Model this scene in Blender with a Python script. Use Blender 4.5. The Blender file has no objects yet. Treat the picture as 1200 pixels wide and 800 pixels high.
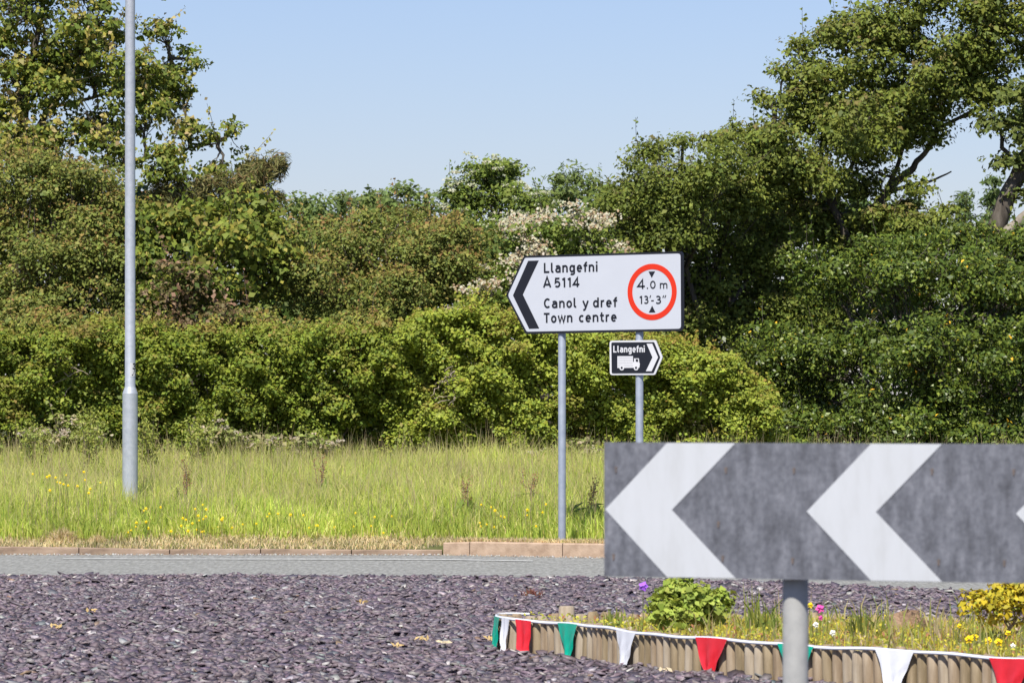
import bpy, math, random
import numpy as np
from mathutils import Vector, Matrix

# ---------------------------------------------------------------- camera, sky, sun, exposure
scn = bpy.context.scene
C = scn.collection
F, HZ, EYE = 5400.0, 463.0, 1.6          # focal length in photo pixels, horizon row, eye height

cam_d = bpy.data.cameras.new('camera')
cam = bpy.data.objects.new('camera', cam_d); C.objects.link(cam)
cam.location = (0, 0, EYE); cam.rotation_euler = (math.radians(90), 0, 0)
cam_d.sensor_width = 36.0; cam_d.lens = 36.0 * F / 1200.0
cam_d.shift_y = (HZ - 400.0) / 1200.0
cam_d.clip_start = 0.5; cam_d.clip_end = 6000
cam_d.dof.use_dof = True; cam_d.dof.focus_distance = 47.0
cam_d.dof.aperture_fstop = 162.0 / 11.5
scn.camera = cam

SUN_EL, SUN_AZ = math.radians(54), math.radians(196)      # azimuth clockwise from +Y
world = bpy.data.worlds.new('World'); scn.world = world; world.use_nodes = True
wn = world.node_tree.nodes; wl = world.node_tree.links
bg = wn['Background']
sky = wn.new('ShaderNodeTexSky'); sky.sky_type = 'NISHITA'; sky.sun_disc = False
sky.sun_elevation = SUN_EL; sky.sun_rotation = SUN_AZ
sky.altitude = 0; sky.air_density = 1.0; sky.dust_density = 0.5; sky.ozone_density = 8.0
wb = wn.new('ShaderNodeMix'); wb.data_type = 'RGBA'; wb.blend_type = 'MULTIPLY'; wb.inputs[0].default_value = 1.0
wb.inputs[7].default_value = (1.12, 0.955, 1.01, 1)          # white balance of the whole sky
wl.new(sky.outputs[0], wb.inputs[6]); wl.new(wb.outputs[2], bg.inputs[0]); bg.inputs[1].default_value = 0.10
sun_d = bpy.data.lights.new('sun', 'SUN'); sun_d.energy = 5.0; sun_d.angle = math.radians(0.5)
sun_d.color = (1.0, 0.955, 0.88)
sun = bpy.data.objects.new('sun', sun_d); C.objects.link(sun)
to_sun = Vector((math.sin(SUN_AZ)*math.cos(SUN_EL), math.cos(SUN_AZ)*math.cos(SUN_EL), math.sin(SUN_EL)))
sun.rotation_euler = to_sun.to_track_quat('Z', 'Y').to_euler(); sun.location = (0, -20, 60)
scn.view_settings.view_transform = 'Standard'; scn.view_settings.look = 'None'
scn.view_settings.exposure = 0.32; scn.view_settings.gamma = 1.0
scn.cycles.max_bounces = 6; scn.cycles.transparent_max_bounces = 4

rng = np.random.default_rng(11); random.seed(5)
def P(px, py, D): return np.array([(px-600)*D/F, D, EYE-(py-HZ)*D/F])
def U(a, b, n=None): return rng.uniform(a, b, n)

# ---------------------------------------------------------------- materials
def new_mat(name):
    m = bpy.data.materials.new(name); m.use_nodes = True
    return m, m.node_tree.nodes, m.node_tree.links, m.node_tree.nodes['Principled BSDF']
def ramp(nodes, stops):
    r = nodes.new('ShaderNodeValToRGB'); e = r.color_ramp.elements
    while len(e) < len(stops): e.new(0.5)
    for k, (p, c) in enumerate(stops): e[k].position = p; e[k].color = (*c, 1)
    return r
def noise(nodes, links, scale, detail=4, rough=0.6, vec=None, mapping=None, coord='Object'):
    n = nodes.new('ShaderNodeTexNoise'); n.inputs['Scale'].default_value = scale
    n.inputs['Detail'].default_value = detail; n.inputs['Roughness'].default_value = rough
    tc = nodes.new('ShaderNodeTexCoord'); src = tc.outputs[coord]
    if mapping:
        mp = nodes.new('ShaderNodeMapping'); mp.inputs['Scale'].default_value = mapping
        links.new(src, mp.inputs[0]); src = mp.outputs[0]
    links.new(src, n.inputs['Vector'])
    return n
def mat_noise(name, stops, scale, rough=0.8, detail=5, mapping=None, bump=0.0, spec=0.3, metallic=0.0, coord='Object', bscale=None):
    m, n, l, b = new_mat(name)
    t = noise(n, l, scale, detail, mapping=mapping, coord=coord); r = ramp(n, stops)
    l.new(t.outputs[0], r.inputs[0]); l.new(r.outputs[0], b.inputs['Base Color'])
    b.inputs['Roughness'].default_value = rough; b.inputs['Metallic'].default_value = metallic
    b.inputs['Specular IOR Level'].default_value = spec
    if bump:
        t2 = noise(n, l, bscale or scale*3, 4, mapping=mapping, coord=coord)
        bp = n.new('ShaderNodeBump'); bp.inputs['Strength'].default_value = bump; bp.inputs['Distance'].default_value = 0.01
        l.new(t2.outputs[0], bp.inputs['Height']); l.new(bp.outputs[0], b.inputs['Normal'])
    return m
def mat_leaf(name, rough=0.55, spec=0.2, trans=0.24):
    m, n, l, b = new_mat(name)
    a = n.new('ShaderNodeAttribute'); a.attribute_name = 'Col'
    l.new(a.outputs['Color'], b.inputs['Base Color'])
    b.inputs['Roughness'].default_value = rough; b.inputs['Specular IOR Level'].default_value = spec
    tr = n.new('ShaderNodeBsdfTranslucent'); mx = n.new('ShaderNodeMixShader'); mx.inputs[0].default_value = trans
    hs = n.new('ShaderNodeHueSaturation'); hs.inputs['Value'].default_value = 1.3; hs.inputs['Hue'].default_value = 0.485
    l.new(a.outputs['Color'], hs.inputs['Color']); l.new(hs.outputs[0], tr.inputs['Color'])
    l.new(b.outputs[0], mx.inputs[1]); l.new(tr.outputs[0], mx.inputs[2])
    l.new(mx.outputs[0], n['Material Output'].inputs['Surface'])
    return m
def mat_attr(name, rough=0.7, spec=0.3, nscale=0, namt=0.3):
    m, n, l, b = new_mat(name)
    a = n.new('ShaderNodeAttribute'); a.attribute_name = 'Col'
    out = a.outputs['Color']
    if nscale:
        t = noise(n, l, nscale, 4, coord='Object'); r = ramp(n, [(0.3, (1-namt,)*3), (0.7, (1+namt,)*3)])
        mx = n.new('ShaderNodeMix'); mx.data_type = 'RGBA'; mx.blend_type = 'MULTIPLY'; mx.inputs[0].default_value = 1
        l.new(t.outputs[0], r.inputs[0]); l.new(out, mx.inputs[6]); l.new(r.outputs[0], mx.inputs[7]); out = mx.outputs[2]
    l.new(out, b.inputs['Base Color']); b.inputs['Roughness'].default_value = rough
    b.inputs['Specular IOR Level'].default_value = spec
    return m
M = {}
M['leaf'] = mat_leaf('leaf'); M['gloss_leaf'] = mat_leaf('glossy_leaf', 0.38, 0.28, 0.15)
M['blade'] = mat_leaf('grass_blade', 0.6, 0.2, 0.42)
M['petal'] = mat_leaf('petal', 0.7, 0.1, 0.3)
M['slate_chip'] = mat_attr('slate_chip', 0.55, 0.4, 40, 0.18)
M['bark'] = mat_noise('bark', [(0.3, (0.045, 0.036, 0.027)), (0.7, (0.17, 0.145, 0.115))], 9, 0.9, mapping=(1, 1, 0.3), bump=0.6)
M['pale_bark'] = mat_noise('pale_bark', [(0.3, (0.16, 0.135, 0.10)), (0.7, (0.38, 0.33, 0.26))], 8, 0.9, mapping=(1, 1, 0.4), bump=0.5)
M['dead_twig'] = mat_noise('dead_twig', [(0.3, (0.22, 0.17, 0.12)), (0.7, (0.42, 0.36, 0.28))], 20, 0.9)
M['slate_base'] = mat_noise('slate_base', [(0.35, (0.03, 0.025, 0.028)), (0.65, (0.11, 0.09, 0.097))], 28, 0.8, bump=1.0)
M['asphalt'] = mat_noise('asphalt', [(0.3, (0.185, 0.182, 0.165)), (0.5, (0.25, 0.25, 0.228)), (0.72, (0.36, 0.36, 0.33))], 26, 0.95, detail=7, mapping=(1, 0.14, 1), bump=0.5, bscale=90, spec=0.1)
M['line_paint'] = mat_noise('line_paint', [(0.35, (0.42, 0.42, 0.38)), (0.6, (0.75, 0.75, 0.70))], 14, 0.7)
M['earth'] = mat_noise('earth', [(0.3, (0.06, 0.075, 0.02)), (0.7, (0.14, 0.13, 0.05))], 3, 0.95, bump=0.5)
M['kerb'] = mat_noise('kerb_stone', [(0.25, (0.29, 0.195, 0.13)), (0.5, (0.43, 0.31, 0.215)), (0.75, (0.54, 0.40, 0.285))], 9, 0.9, detail=8, bump=0.5, bscale=60)
M['kerb_dirty'] = mat_noise('kerb_dirty', [(0.3, (0.13, 0.09, 0.065)), (0.48, (0.30, 0.215, 0.15)), (0.7, (0.42, 0.31, 0.225))], 2.6, 0.9, detail=8, mapping=(1, 1, 3), bump=0.5, bscale=50)
M['galv'] = mat_noise('galvanised_steel', [(0.3, (0.38, 0.41, 0.45)), (0.7, (0.49, 0.515, 0.555))], 18, 0.48, bump=0.08, spec=0.5, metallic=0.25)
M['dull_galv'] = mat_noise('dull_galvanised', [(0.3, (0.30, 0.30, 0.285)), (0.7, (0.40, 0.395, 0.37))], 16, 0.6, bump=0.08, spec=0.3)
M['post_grey'] = mat_noise('post_grey', [(0.3, (0.25, 0.285, 0.345)), (0.7, (0.34, 0.375, 0.43))], 12, 0.5, spec=0.45, metallic=0.15)
M['log'] = mat_noise('log_wood', [(0.25, (0.165, 0.115, 0.07)), (0.5, (0.32, 0.24, 0.155)), (0.75, (0.46, 0.37, 0.26))], 22, 0.85, detail=6, mapping=(1, 1, 0.12), bump=0.4)
M['log_pale'] = mat_noise('log_pale', [(0.25, (0.22, 0.165, 0.11)), (0.5, (0.38, 0.31, 0.22)), (0.75, (0.50, 0.43, 0.325))], 22, 0.85, detail=6, mapping=(1, 1, 0.12), bump=0.4)
M['log_green'] = mat_noise('log_green', [(0.25, (0.15, 0.115, 0.06)), (0.5, (0.29, 0.22, 0.13)), (0.75, (0.41, 0.325, 0.205))], 22, 0.85, detail=6, mapping=(1, 1, 0.12), bump=0.4)
M['soil'] = mat_noise('soil', [(0.3, (0.10, 0.07, 0.045)), (0.55, (0.25, 0.18, 0.12)), (0.75, (0.42, 0.33, 0.24))], 30, 0.95, detail=6, bump=1.0)
M['brown_mound'] = mat_noise('brown_mound', [(0.3, (0.13, 0.08, 0.05)), (0.6, (0.32, 0.21, 0.13)), (0.8, (0.42, 0.30, 0.2))], 25, 0.95, detail=6, bump=1.0)
def flat(name, col, rough=0.5, spec=0.4, var=0.0, scale=6):
    if var: return mat_noise(name, [(0.3, tuple(c*(1-var) for c in col)), (0.7, tuple(min(1, c*(1+var)) for c in col))], scale, rough, spec=spec)
    m, n, l, b = new_mat(name); b.inputs['Base Color'].default_value = (*col, 1)
    b.inputs['Roughness'].default_value = rough; b.inputs['Specular IOR Level'].default_value = spec
    return m
M['sign_white'] = flat('sign_white', (0.50, 0.52, 0.56), 0.5, 0.3, 0.02, 3)
M['sign_black'] = flat('sign_black', (0.010, 0.011, 0.017), 0.45, 0.4, 0.1)
M['sign_red'] = flat('sign_red', (0.64, 0.030, 0.006), 0.4, 0.4, 0.03)
M['panel_grey'] = flat('panel_grey', (0.40, 0.40, 0.41), 0.5, 0.3, 0.05)
M['sign_back'] = flat('sign_back', (0.10, 0.105, 0.12), 0.5, 0.4, 0.1)
M['label_white'] = flat('label_white', (0.60, 0.60, 0.61), 0.5, 0.3, 0.03)
M['cloth_red'] = flat('cloth_red', (0.68, 0.022, 0.035), 0.32, 0.5, 0.06, 20)
M['cloth_green'] = flat('cloth_green', (0.0, 0.40, 0.26), 0.32, 0.5, 0.06, 20)
M['cloth_white'] = flat('cloth_white', (0.78, 0.79, 0.82), 0.35, 0.5, 0.03, 20)
M['chev_white'] = mat_noise('chevron_white', [(0.25, (0.49, 0.50, 0.50)), (0.5, (0.545, 0.56, 0.57)), (0.75, (0.57, 0.585, 0.60))], 7, 0.5, detail=7, mapping=(2.2, 1, 0.6), spec=0.3)
M['pink'] = flat('pink_petal', (0.75, 0.08, 0.36), 0.6, 0.2, 0.1, 60)
M['purple'] = flat('purple_petal', (0.36, 0.12, 0.70), 0.6, 0.2, 0.1, 60)
M['yellow'] = flat('yellow_petal', (0.85, 0.60, 0.01), 0.6, 0.2, 0.08, 60)
M['white_petal'] = flat('white_petal', (0.8, 0.8, 0.7), 0.6, 0.2, 0.05, 60)
M['dark_eye'] = flat('dark_eye', (0.10, 0.03, 0.02), 0.6, 0.2, 0.1, 60)
# weathered black of the chevron board: bleached, streaked downwards, with a few rust specks
def chev_black():
    m, n, l, b = new_mat('chevron_weathered')
    a = noise(n, l, 9, 6, mapping=(2.4, 1, 0.8)); r1 = ramp(n, [(0.32, (0.082, 0.084, 0.094)), (0.52, (0.145, 0.15, 0.168)), (0.70, (0.21, 0.215, 0.235))])
    l.new(a.outputs[0], r1.inputs[0])
    c = noise(n, l, 55, 3); r2 = ramp(n, [(0.35, (0.78, 0.78, 0.80)), (0.62, (1.12, 1.12, 1.12))]); l.new(c.outputs[0], r2.inputs[0])
    mx = n.new('ShaderNodeMix'); mx.data_type = 'RGBA'; mx.blend_type = 'MULTIPLY'; mx.inputs[0].default_value = 1
    l.new(r1.outputs[0], mx.inputs[6]); l.new(r2.outputs[0], mx.inputs[7])
    l.new(mx.outputs[2], b.inputs['Base Color']); b.inputs['Roughness'].default_value = 0.6
    return m
M['chev_black'] = chev_black()
M['rust'] = mat_noise('rust_stain', [(0.3, (0.115, 0.10, 0.095)), (0.7, (0.18, 0.135, 0.11))], 60, 0.8)

# ---------------------------------------------------------------- mesh helpers
def mesh_np(name, verts, facesets, col=None, smooth=False):
    verts = np.asarray(verts, dtype=np.float32).reshape(-1, 3)
    me = bpy.data.meshes.new(name)
    loops, starts, k = [], [], 0
    for f in facesets:
        f = np.asarray(f, dtype=np.int32)
        if f.size == 0: continue
        n, w = f.shape
        loops.append(f.ravel()); starts.append(k + np.arange(n, dtype=np.int32)*w); k += n*w
    loops = np.concatenate(loops); starts = np.concatenate(starts)
    me.vertices.add(len(verts)); me.vertices.foreach_set('co', verts.ravel())
    me.loops.add(len(loops)); me.loops.foreach_set('vertex_index', loops)
    me.polygons.add(len(starts)); me.polygons.foreach_set('loop_start', starts)
    if smooth: me.polygons.foreach_set('use_smooth', np.ones(len(starts), dtype=bool))
    if col is not None:
        at = me.color_attributes.new('Col', 'FLOAT_COLOR', 'POINT')
        c4 = np.ones((len(verts), 4), dtype=np.float32); c4[:, :3] = np.clip(col, 0.0, 1.0)
        at.data.foreach_set('color', c4.ravel())
    me.update(calc_edges=True)
    return me
def link(name, me, m, parent=None, loc=(0, 0, 0)):
    o = bpy.data.objects.new(name, me); C.objects.link(o)
    if m is not None and len(me.materials) == 0: me.materials.append(m)
    o.location = loc
    if parent is not None: o.parent = parent
    return o
def tag(o, label, cat, group=None, kind=None):
    if label: o['label'] = label
    if cat: o['category'] = cat
    if group: o['group'] = group
    if kind: o['kind'] = kind
    return o
def thing(name, loc, label, cat, group=None, rotz=0.0):
    o = bpy.data.objects.new(name, None); C.objects.link(o); o.location = tuple(float(v) for v in loc); o.rotation_euler = (0, 0, rotz)
    o.empty_display_size = 0.2
    return tag(o, label, cat, group)
class MB:
    def __init__(s): s.v = []; s.f = []
    def add(s, vs, fs):
        k = len(s.v); s.v += [tuple(v) for v in vs]; s.f += [tuple(i+k for i in f) for f in fs]; return s
    def box(s, c, d):
        x, y, z = c; a, b, e = d[0]/2, d[1]/2, d[2]/2
        vs = [(x+i*a, y+j*b, z+k*e) for k in (-1, 1) for j in (-1, 1) for i in (-1, 1)]
        return s.add(vs, [(0, 2, 3, 1), (4, 5, 7, 6), (0, 1, 5, 4), (2, 6, 7, 3), (0, 4, 6, 2), (1, 3, 7, 5)])
    def lathe(s, prof, n=24, c=(0, 0, 0), cap=True):
        vs = []; fs = []
        for r, z in prof:
            for i in range(n):
                t = 2*math.pi*i/n; vs.append((c[0]+r*math.cos(t), c[1]+r*math.sin(t), c[2]+z))
        for k in range(len(prof)-1):
            for i in range(n):
                j = (i+1) % n; fs.append((k*n+i, k*n+j, (k+1)*n+j, (k+1)*n+i))
        if cap: fs.append(tuple(range(n-1, -1, -1))); fs.append(tuple((len(prof)-1)*n+i for i in range(n)))
        return s.add(vs, fs)
    def prism(s, poly, y0, y1):            # poly in (u, v); front face at y0 (towards -y)
        n = len(poly)
        area = sum(poly[i][0]*poly[(i+1) % n][1]-poly[(i+1) % n][0]*poly[i][1] for i in range(n))
        if area < 0: poly = poly[::-1]
        vs = [(u, y0, v) for u, v in poly] + [(u, y1, v) for u, v in poly]
        fs = [tuple(range(n)), tuple(range(2*n-1, n-1, -1))] + [(i, i+n, (i+1) % n+n, (i+1) % n) for i in range(n)]
        return s.add(vs, fs)
    def ring(s, c, ro, ri, y0, y1, n=64):
        vs = []; fs = []
        for r, y in ((ro, y0), (ri, y0), (ri, y1), (ro, y1)):
            for i in range(n):
                t = 2*math.pi*i/n; vs.append((c[0]+r*math.cos(t), y, c[1]+r*math.sin(t)))
        for k in range(4):
            for i in range(n):
                j = (i+1) % n; k2 = (k+1) % 4; fs.append((k*n+j, k*n+i, k2*n+i, k2*n+j))
        return s.add(vs, fs)
    def build(s, name, m, parent=None, loc=(0, 0, 0), smooth=False):
        me = bpy.data.meshes.new(name); me.from_pydata(s.v, [], s.f); me.update()
        if smooth:
            me.polygons.foreach_set('use_smooth', np.ones(len(me.polygons), dtype=bool))
            try: me.set_sharp_from_angle(angle=math.radians(40))
            except Exception: pass
        return link(name, me, m, parent, loc)
def rounded(poly, rad, n=5):
    out = []; k = len(poly)
    for i in range(k):
        p0, p1, p2 = (np.array(poly[(i+d) % k], float) for d in (-1, 0, 1)); r = rad[i] if isinstance(rad, (list, tuple)) else rad
        if r <= 0: out.append(tuple(p1)); continue
        a = (p0-p1)/np.linalg.norm(p0-p1); b = (p2-p1)/np.linalg.norm(p2-p1)
        for t in np.linspace(0, 1, n):
            q = (1-t)**2*(p1+a*r)+2*t*(1-t)*p1+t*t*(p1+b*r); out.append(tuple(q))
    return out
def unit(v): return v/np.maximum(np.linalg.norm(v, axis=-1, keepdims=True), 1e-9)
def rdir(n): return unit(rng.normal(size=(n, 3)))
def leaf_geo(Pt, N, L, W, fold=0.18, tdir=None):
    """folded diamond leaves: n x 4 verts, quads"""
    n = len(Pt); N = unit(N)
    T = rdir(n) if tdir is None else tdir
    T = unit(T-N*np.sum(T*N, 1, keepdims=True)); B = np.cross(N, T)
    L = np.broadcast_to(L, n)[:, None]; W = np.broadcast_to(W, n)[:, None]
    v = np.empty((n, 4, 3))
    v[:, 0] = Pt-T*L*0.5; v[:, 2] = Pt+T*L*0.5-N*L*0.08
    v[:, 1] = Pt-T*L*0.06+B*W*0.5+N*W*fold; v[:, 3] = Pt-T*L*0.06-B*W*0.5+N*W*fold
    return v.reshape(-1, 3), np.arange(4*n).reshape(n, 4)
def pick(pal, n, jit=0.14):
    """pal: [(weight, rgb)...]"""
    w = np.array([p[0] for p in pal], float); w /= w.sum(); c = np.array([p[1] for p in pal])
    return c[rng.choice(len(pal), n, p=w)]*U(1-jit, 1+jit, (n, 1))*U(0.94, 1.06, (n, 3))
class Tubes:
    def __init__(s): s.v = []; s.q = []; s.k = 0
    def add(s, pts, rad, sides=6):
        pts = np.asarray(pts, float); m = len(pts); rad = np.broadcast_to(rad, m)
        t = unit(np.gradient(pts, axis=0)); ref = np.array([0.31, 0.9, 0.13])
        a = unit(np.cross(t, ref)); b = np.cross(t, a); th = np.arange(sides)*2*math.pi/sides
        ring = pts[:, None]+rad[:, None, None]*(a[:, None]*np.cos(th)[None, :, None]+b[:, None]*np.sin(th)[None, :, None])
        s.v.append(ring.reshape(-1, 3)); i = np.arange(sides); j = (i+1) % sides
        for k in range(m-1):
            s.q.append(np.stack([s.k+k*sides+i, s.k+k*sides+j, s.k+(k+1)*sides+j, s.k+(k+1)*sides+i], 1))
        s.k += m*sides
    def limb(s, a, b, r0, r1, n=6, wob=0.06, sides=6):
        a = np.asarray(a, float); b = np.asarray(b, float); t = np.linspace(0, 1, n)[:, None]; L = np.linalg.norm(b-a)
        p = a+(b-a)*t; w = rng.normal(size=(n, 3))*wob*L; w[0] = 0; w[-1] = 0
        p += w*np.sin(t*math.pi)*0.7; p[:, 2] += (np.sin(t*math.pi)*0.06*L)[:, 0]
        s.add(p, np.linspace(r0, r1, n), sides); return p
    def mesh(s, name, base): return mesh_np(name, np.concatenate(s.v)-base, [np.concatenate(s.q)], smooth=True)

# ---------------------------------------------------------------- ground profile
def kerb_y(x):  return np.interp(x, [-40, -9, -0.75, 0.9, 3.5, 7, 12, 40], [47.6, 46.45, 46.3, 45.45, 44.3, 42.2, 37.5, 0])
def edge_y(x):  return np.interp(x, [-14, -8, -4.5, -2.3, 0.75, 2, 3.25, 5, 8, 12], [36.0, 39.5, 40.4, 40.5, 40.0, 39.2, 37.8, 35.4, 30.2, 20])
def lump(x, y, s=1.0, seed=0.0):
    return (np.sin(x*1.7*s+1.3+seed)*np.sin(y*1.1*s+0.4+seed)+0.6*np.sin(x*3.9*s+y*2.3*s+seed)+0.4*np.sin(x*7.3*s-y*5.1*s+2*seed))/2.0
def slate_z(x, y):
    e = np.clip((edge_y(x)-y)/0.5, 0, 1)
    return 0.004+e*(0.006+0.016*lump(x, y, 1.0)+0.009*lump(x, y, 4.0, 1.7))
def verge_z(x, y):
    d = y-kerb_y(x)
    k0_ = np.interp(x, [-0.9, -0.5], [0.035, 0.115]); f0 = np.clip((d-0.12)/0.9, 0, 1)
    z = np.where(d < 0, 0, k0_+(0.13-k0_)*f0+np.clip(d, 0, 12.5)*0.030+np.clip(d-12.5, 0, 40)*0.015)
    return z+np.clip(d-0.12, 0, 1)*0.05*lump(x, y, 0.8, 0.6)

# ground sheet to the horizon
def grid_sheet(name, xs, ys, zf, m, kind='structure'):
    X, Y = np.meshgrid(xs, ys); Z = zf(X, Y); n, k = X.shape
    i = np.arange(n*k).reshape(n, k)
    f = np.stack([i[:-1, :-1].ravel(), i[:-1, 1:].ravel(), i[1:, 1:].ravel(), i[1:, :-1].ravel()], 1)
    o = link(name, mesh_np(name, np.stack([X, Y, Z], -1).reshape(-1, 3), [f], smooth=True), m); o['kind'] = kind
    return o
def far_x(n): return np.concatenate([[-3000, -600, -120, -40], np.linspace(-14, 14, n), [40, 120, 600, 3000]])
grid_sheet('ground', far_x(3), np.array([-1500, -200, -30, 0, 20, 40, 48.0]), lambda x, y: x*0-0.03, M['earth'])
xs = np.concatenate([np.linspace(-60, -12, 20), np.linspace(-11.5, 11.5, 47), np.linspace(12, 36, 20)])
# verge: strips measured from the kerb outwards
dv = np.concatenate([[0.10, 0.13, 0.3, 0.55], np.linspace(0.9, 16, 32), [20, 30, 60, 120, 300, 800, 3000]])
Xg, Dg = np.meshgrid(xs, dv); Yg = kerb_y(Xg)+Dg; Xw = Xg*(1+np.clip(Dg-60, 0, None)*0.02)
Zg = verge_z(Xg, Yg)-0.004; Zg[0] = -0.06; ii = np.arange(Xg.size).reshape(Xg.shape)
fq = np.stack([ii[:-1, :-1].ravel(), ii[:-1, 1:].ravel(), ii[1:, 1:].ravel(), ii[1:, :-1].ravel()], 1)
verge = link('grass_verge', mesh_np('grass_verge', np.stack([Xw, Yg, Zg], -1).reshape(-1, 3), [fq], smooth=True), M['earth']); verge['kind'] = 'structure'
# road sheet between island and kerb (runs under the island)
ry = np.concatenate([[-20, 0, 10, 20, 28], np.linspace(32, 47.5, 30)])
road_x = np.linspace(-45, 36, 120)
Xr, Tr = np.meshgrid(road_x, np.linspace(0, 1, 24)); Yr = -20+(kerb_y(Xr)+0.03+20)*Tr**0.4
ii = np.arange(Xr.size).reshape(Xr.shape)
fq = np.stack([ii[:-1, :-1].ravel(), ii[:-1, 1:].ravel(), ii[1:, 1:].ravel(), ii[1:, :-1].ravel()], 1)
road = link('road', mesh_np('road', np.stack([Xr, Yr, Xr*0-0.004*1], -1).reshape(-1, 3), [fq]), M['asphalt']); road['kind'] = 'structure'
# thin edge line
lx = np.linspace(-4.4, 0.2, 40); yl = kerb_y(lx)-np.interp(lx, [-4.4, -0.75, 0.2], [1.25, 1.35, 1.3])
wv = 0.075+0.02*np.sin(lx*9)
v = np.concatenate([np.stack([lx, yl-wv, lx*0+0.003], 1), np.stack([lx, yl+wv, lx*0+0.003], 1)])
i = np.arange(39); ln = link('edge_line', mesh_np('edge_line', v, [np.stack([i, i+1, i+41, i+40], 1)]), M['line_paint'], road)

# kerb: one stone after another
kerb = bpy.data.objects.new('kerb', None); C.objects.link(kerb); kerb['kind'] = 'structure'
def kerb_stone(x0, x1, h0, h1, m, bt=0.012):
    a = np.array([x0, float(kerb_y(x0))]); b = np.array([x1, float(kerb_y(x1))]); L = np.linalg.norm(b-a)
    ang = math.atan2(b[1]-a[1], b[0]-a[0]); L -= 0.010; g = 0.005; w = 0.15
    prof = lambda h: [(0.012, -0.05), (0.012, h-bt), (bt+0.01, h), (w, h), (w, -0.05)]
    mb = MB(); vs = [(g, y, z) for y, z in prof(h0)]+[(g+L, y, z) for y, z in prof(h1)]
    fs = [(0, 5, 6, 1), (1, 6, 7, 2), (2, 7, 8, 3), (3, 8, 9, 4), (4, 3, 2, 1, 0), (5, 6, 7, 8, 9), (0, 4, 9, 5)]
    mb.add(vs, [f[::-1] for f in fs]); fs
    o = mb.build('kerb_stone', m, kerb, (a[0], a[1], U(-0.003, 0.003))); o.rotation_euler = (0, 0, ang); return o
x = -0.47
kerb_stone(-0.70, -0.43, 0.125, 0.135, M['kerb'])
x = -0.43
while x < 7.0: kerb_stone(x, x+0.925, 0.135, 0.135, M['kerb']); x += 0.925
x = -0.70; hs = [0.05, 0.048, 0.055, 0.05, 0.07, 0.08, 0.082, 0.085, 0.085, 0.085, 0.085, 0.085, 0.085, 0.085]
for k in range(13): kerb_stone(x-0.915, x, hs[k+1], hs[k], M['kerb_dirty'], 0.006); x -= 0.915

# ---------------------------------------------------------------- slate island
sx = np.linspace(-14, 12, 131); st = np.linspace(0, 1, 160)
Xs, Ts = np.meshgrid(sx, st); Ys = 6+(edge_y(Xs)-6)*Ts; Zs = slate_z(Xs, Ys)
ii = np.arange(Xs.size).reshape(Xs.shape)
fq = np.stack([ii[:-1, :-1].ravel(), ii[:-1, 1:].ravel(), ii[1:, 1:].ravel(), ii[1:, :-1].ravel()], 1)
slate = link('slate_ground', mesh_np('slate_ground', np.stack([Xs, Ys, Zs], -1).reshape(-1, 3), [fq], smooth=True), M['slate_base']); slate['kind'] = 'structure'
SL_PAL = [(w_, tuple(c_*0.88 for c_ in cc_)) for w_, cc_ in [(5, (0.182, 0.140, 0.157)), (4, (0.225, 0.180, 0.193)), (2.4, (0.115, 0.090, 0.098)), (1.2, (0.26, 0.225, 0.222)), (0.35, (0.25, 0.26, 0.245)), (0.42, (0.50, 0.46, 0.44)), (0.06, (0.28, 0.19, 0.13))]]
# flower bed outline, front row and back row (photo column, distance)
FR = [(600, 28.5), (606, 28.42), (650, 28.15), (700, 27.55), (750, 26.9), (800, 26.4), (850, 26.05), (900, 25.75), (1000, 25.2), (1100, 24.7), (1200, 24.2), (1300, 23.8), (1420, 23.4)]
BK = [(600, 28.5), (586, 28.85), (596, 29.0), (680, 29.05), (800, 29.0), (1000, 28.8), (1200, 28.4), (1420, 27.2)]
fr = np.array([((p-600)*d/F, d) for p, d in FR]); bk = np.array([((p-600)*d/F, d) for p, d in BK])
def in_bed(x, y):
    yf = np.interp(x, fr[:, 0], fr[:, 1]); yb = np.interp(x, bk[1:, 0], bk[1:, 1])
    return (x > bk[1, 0]-0.03) & (y > yf-0.05) & (y < yb+0.05)
def chips(n_sides, Pt, R, asp, tilt, az, thick):
    n = len(Pt); th = np.arange(n_sides)*2*math.pi/n_sides+U(-0.35, 0.35, (n, n_sides)); rr = U(0.72, 1.1, (n, n_sides))
    lx = np.cos(th)*rr*R[:, None]; ly = np.sin(th)*rr*(R*asp)[:, None]
    ca, sa = np.cos(az)[:, None], np.sin(az)[:, None]; x = lx*ca-ly*sa; y = lx*sa+ly*ca
    z = x*np.tan(tilt[:, 0:1])+y*np.tan(tilt[:, 1:2])
    top = np.stack([x+Pt[:, 0:1], y+Pt[:, 1:2], z+Pt[:, 2:3]+thick[:, None]], -1)
    bot = np.stack([x*0.93+Pt[:, 0:1], y*0.93+Pt[:, 1:2], z*0.93+Pt[:, 2:3]-0.002], -1)
    v = np.concatenate([top, bot], 1).reshape(-1, 3); b = (np.arange(n)*2*n_sides)[:, None]; i = np.arange(n_sides); j = (i+1) % n_sides
    ftop = b+i[None]; sides = (b[:, :, None]+np.stack([i+n_sides, j+n_sides, j, i], 1)[None]).reshape(-1, 4)
    return v, ftop, sides
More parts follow.
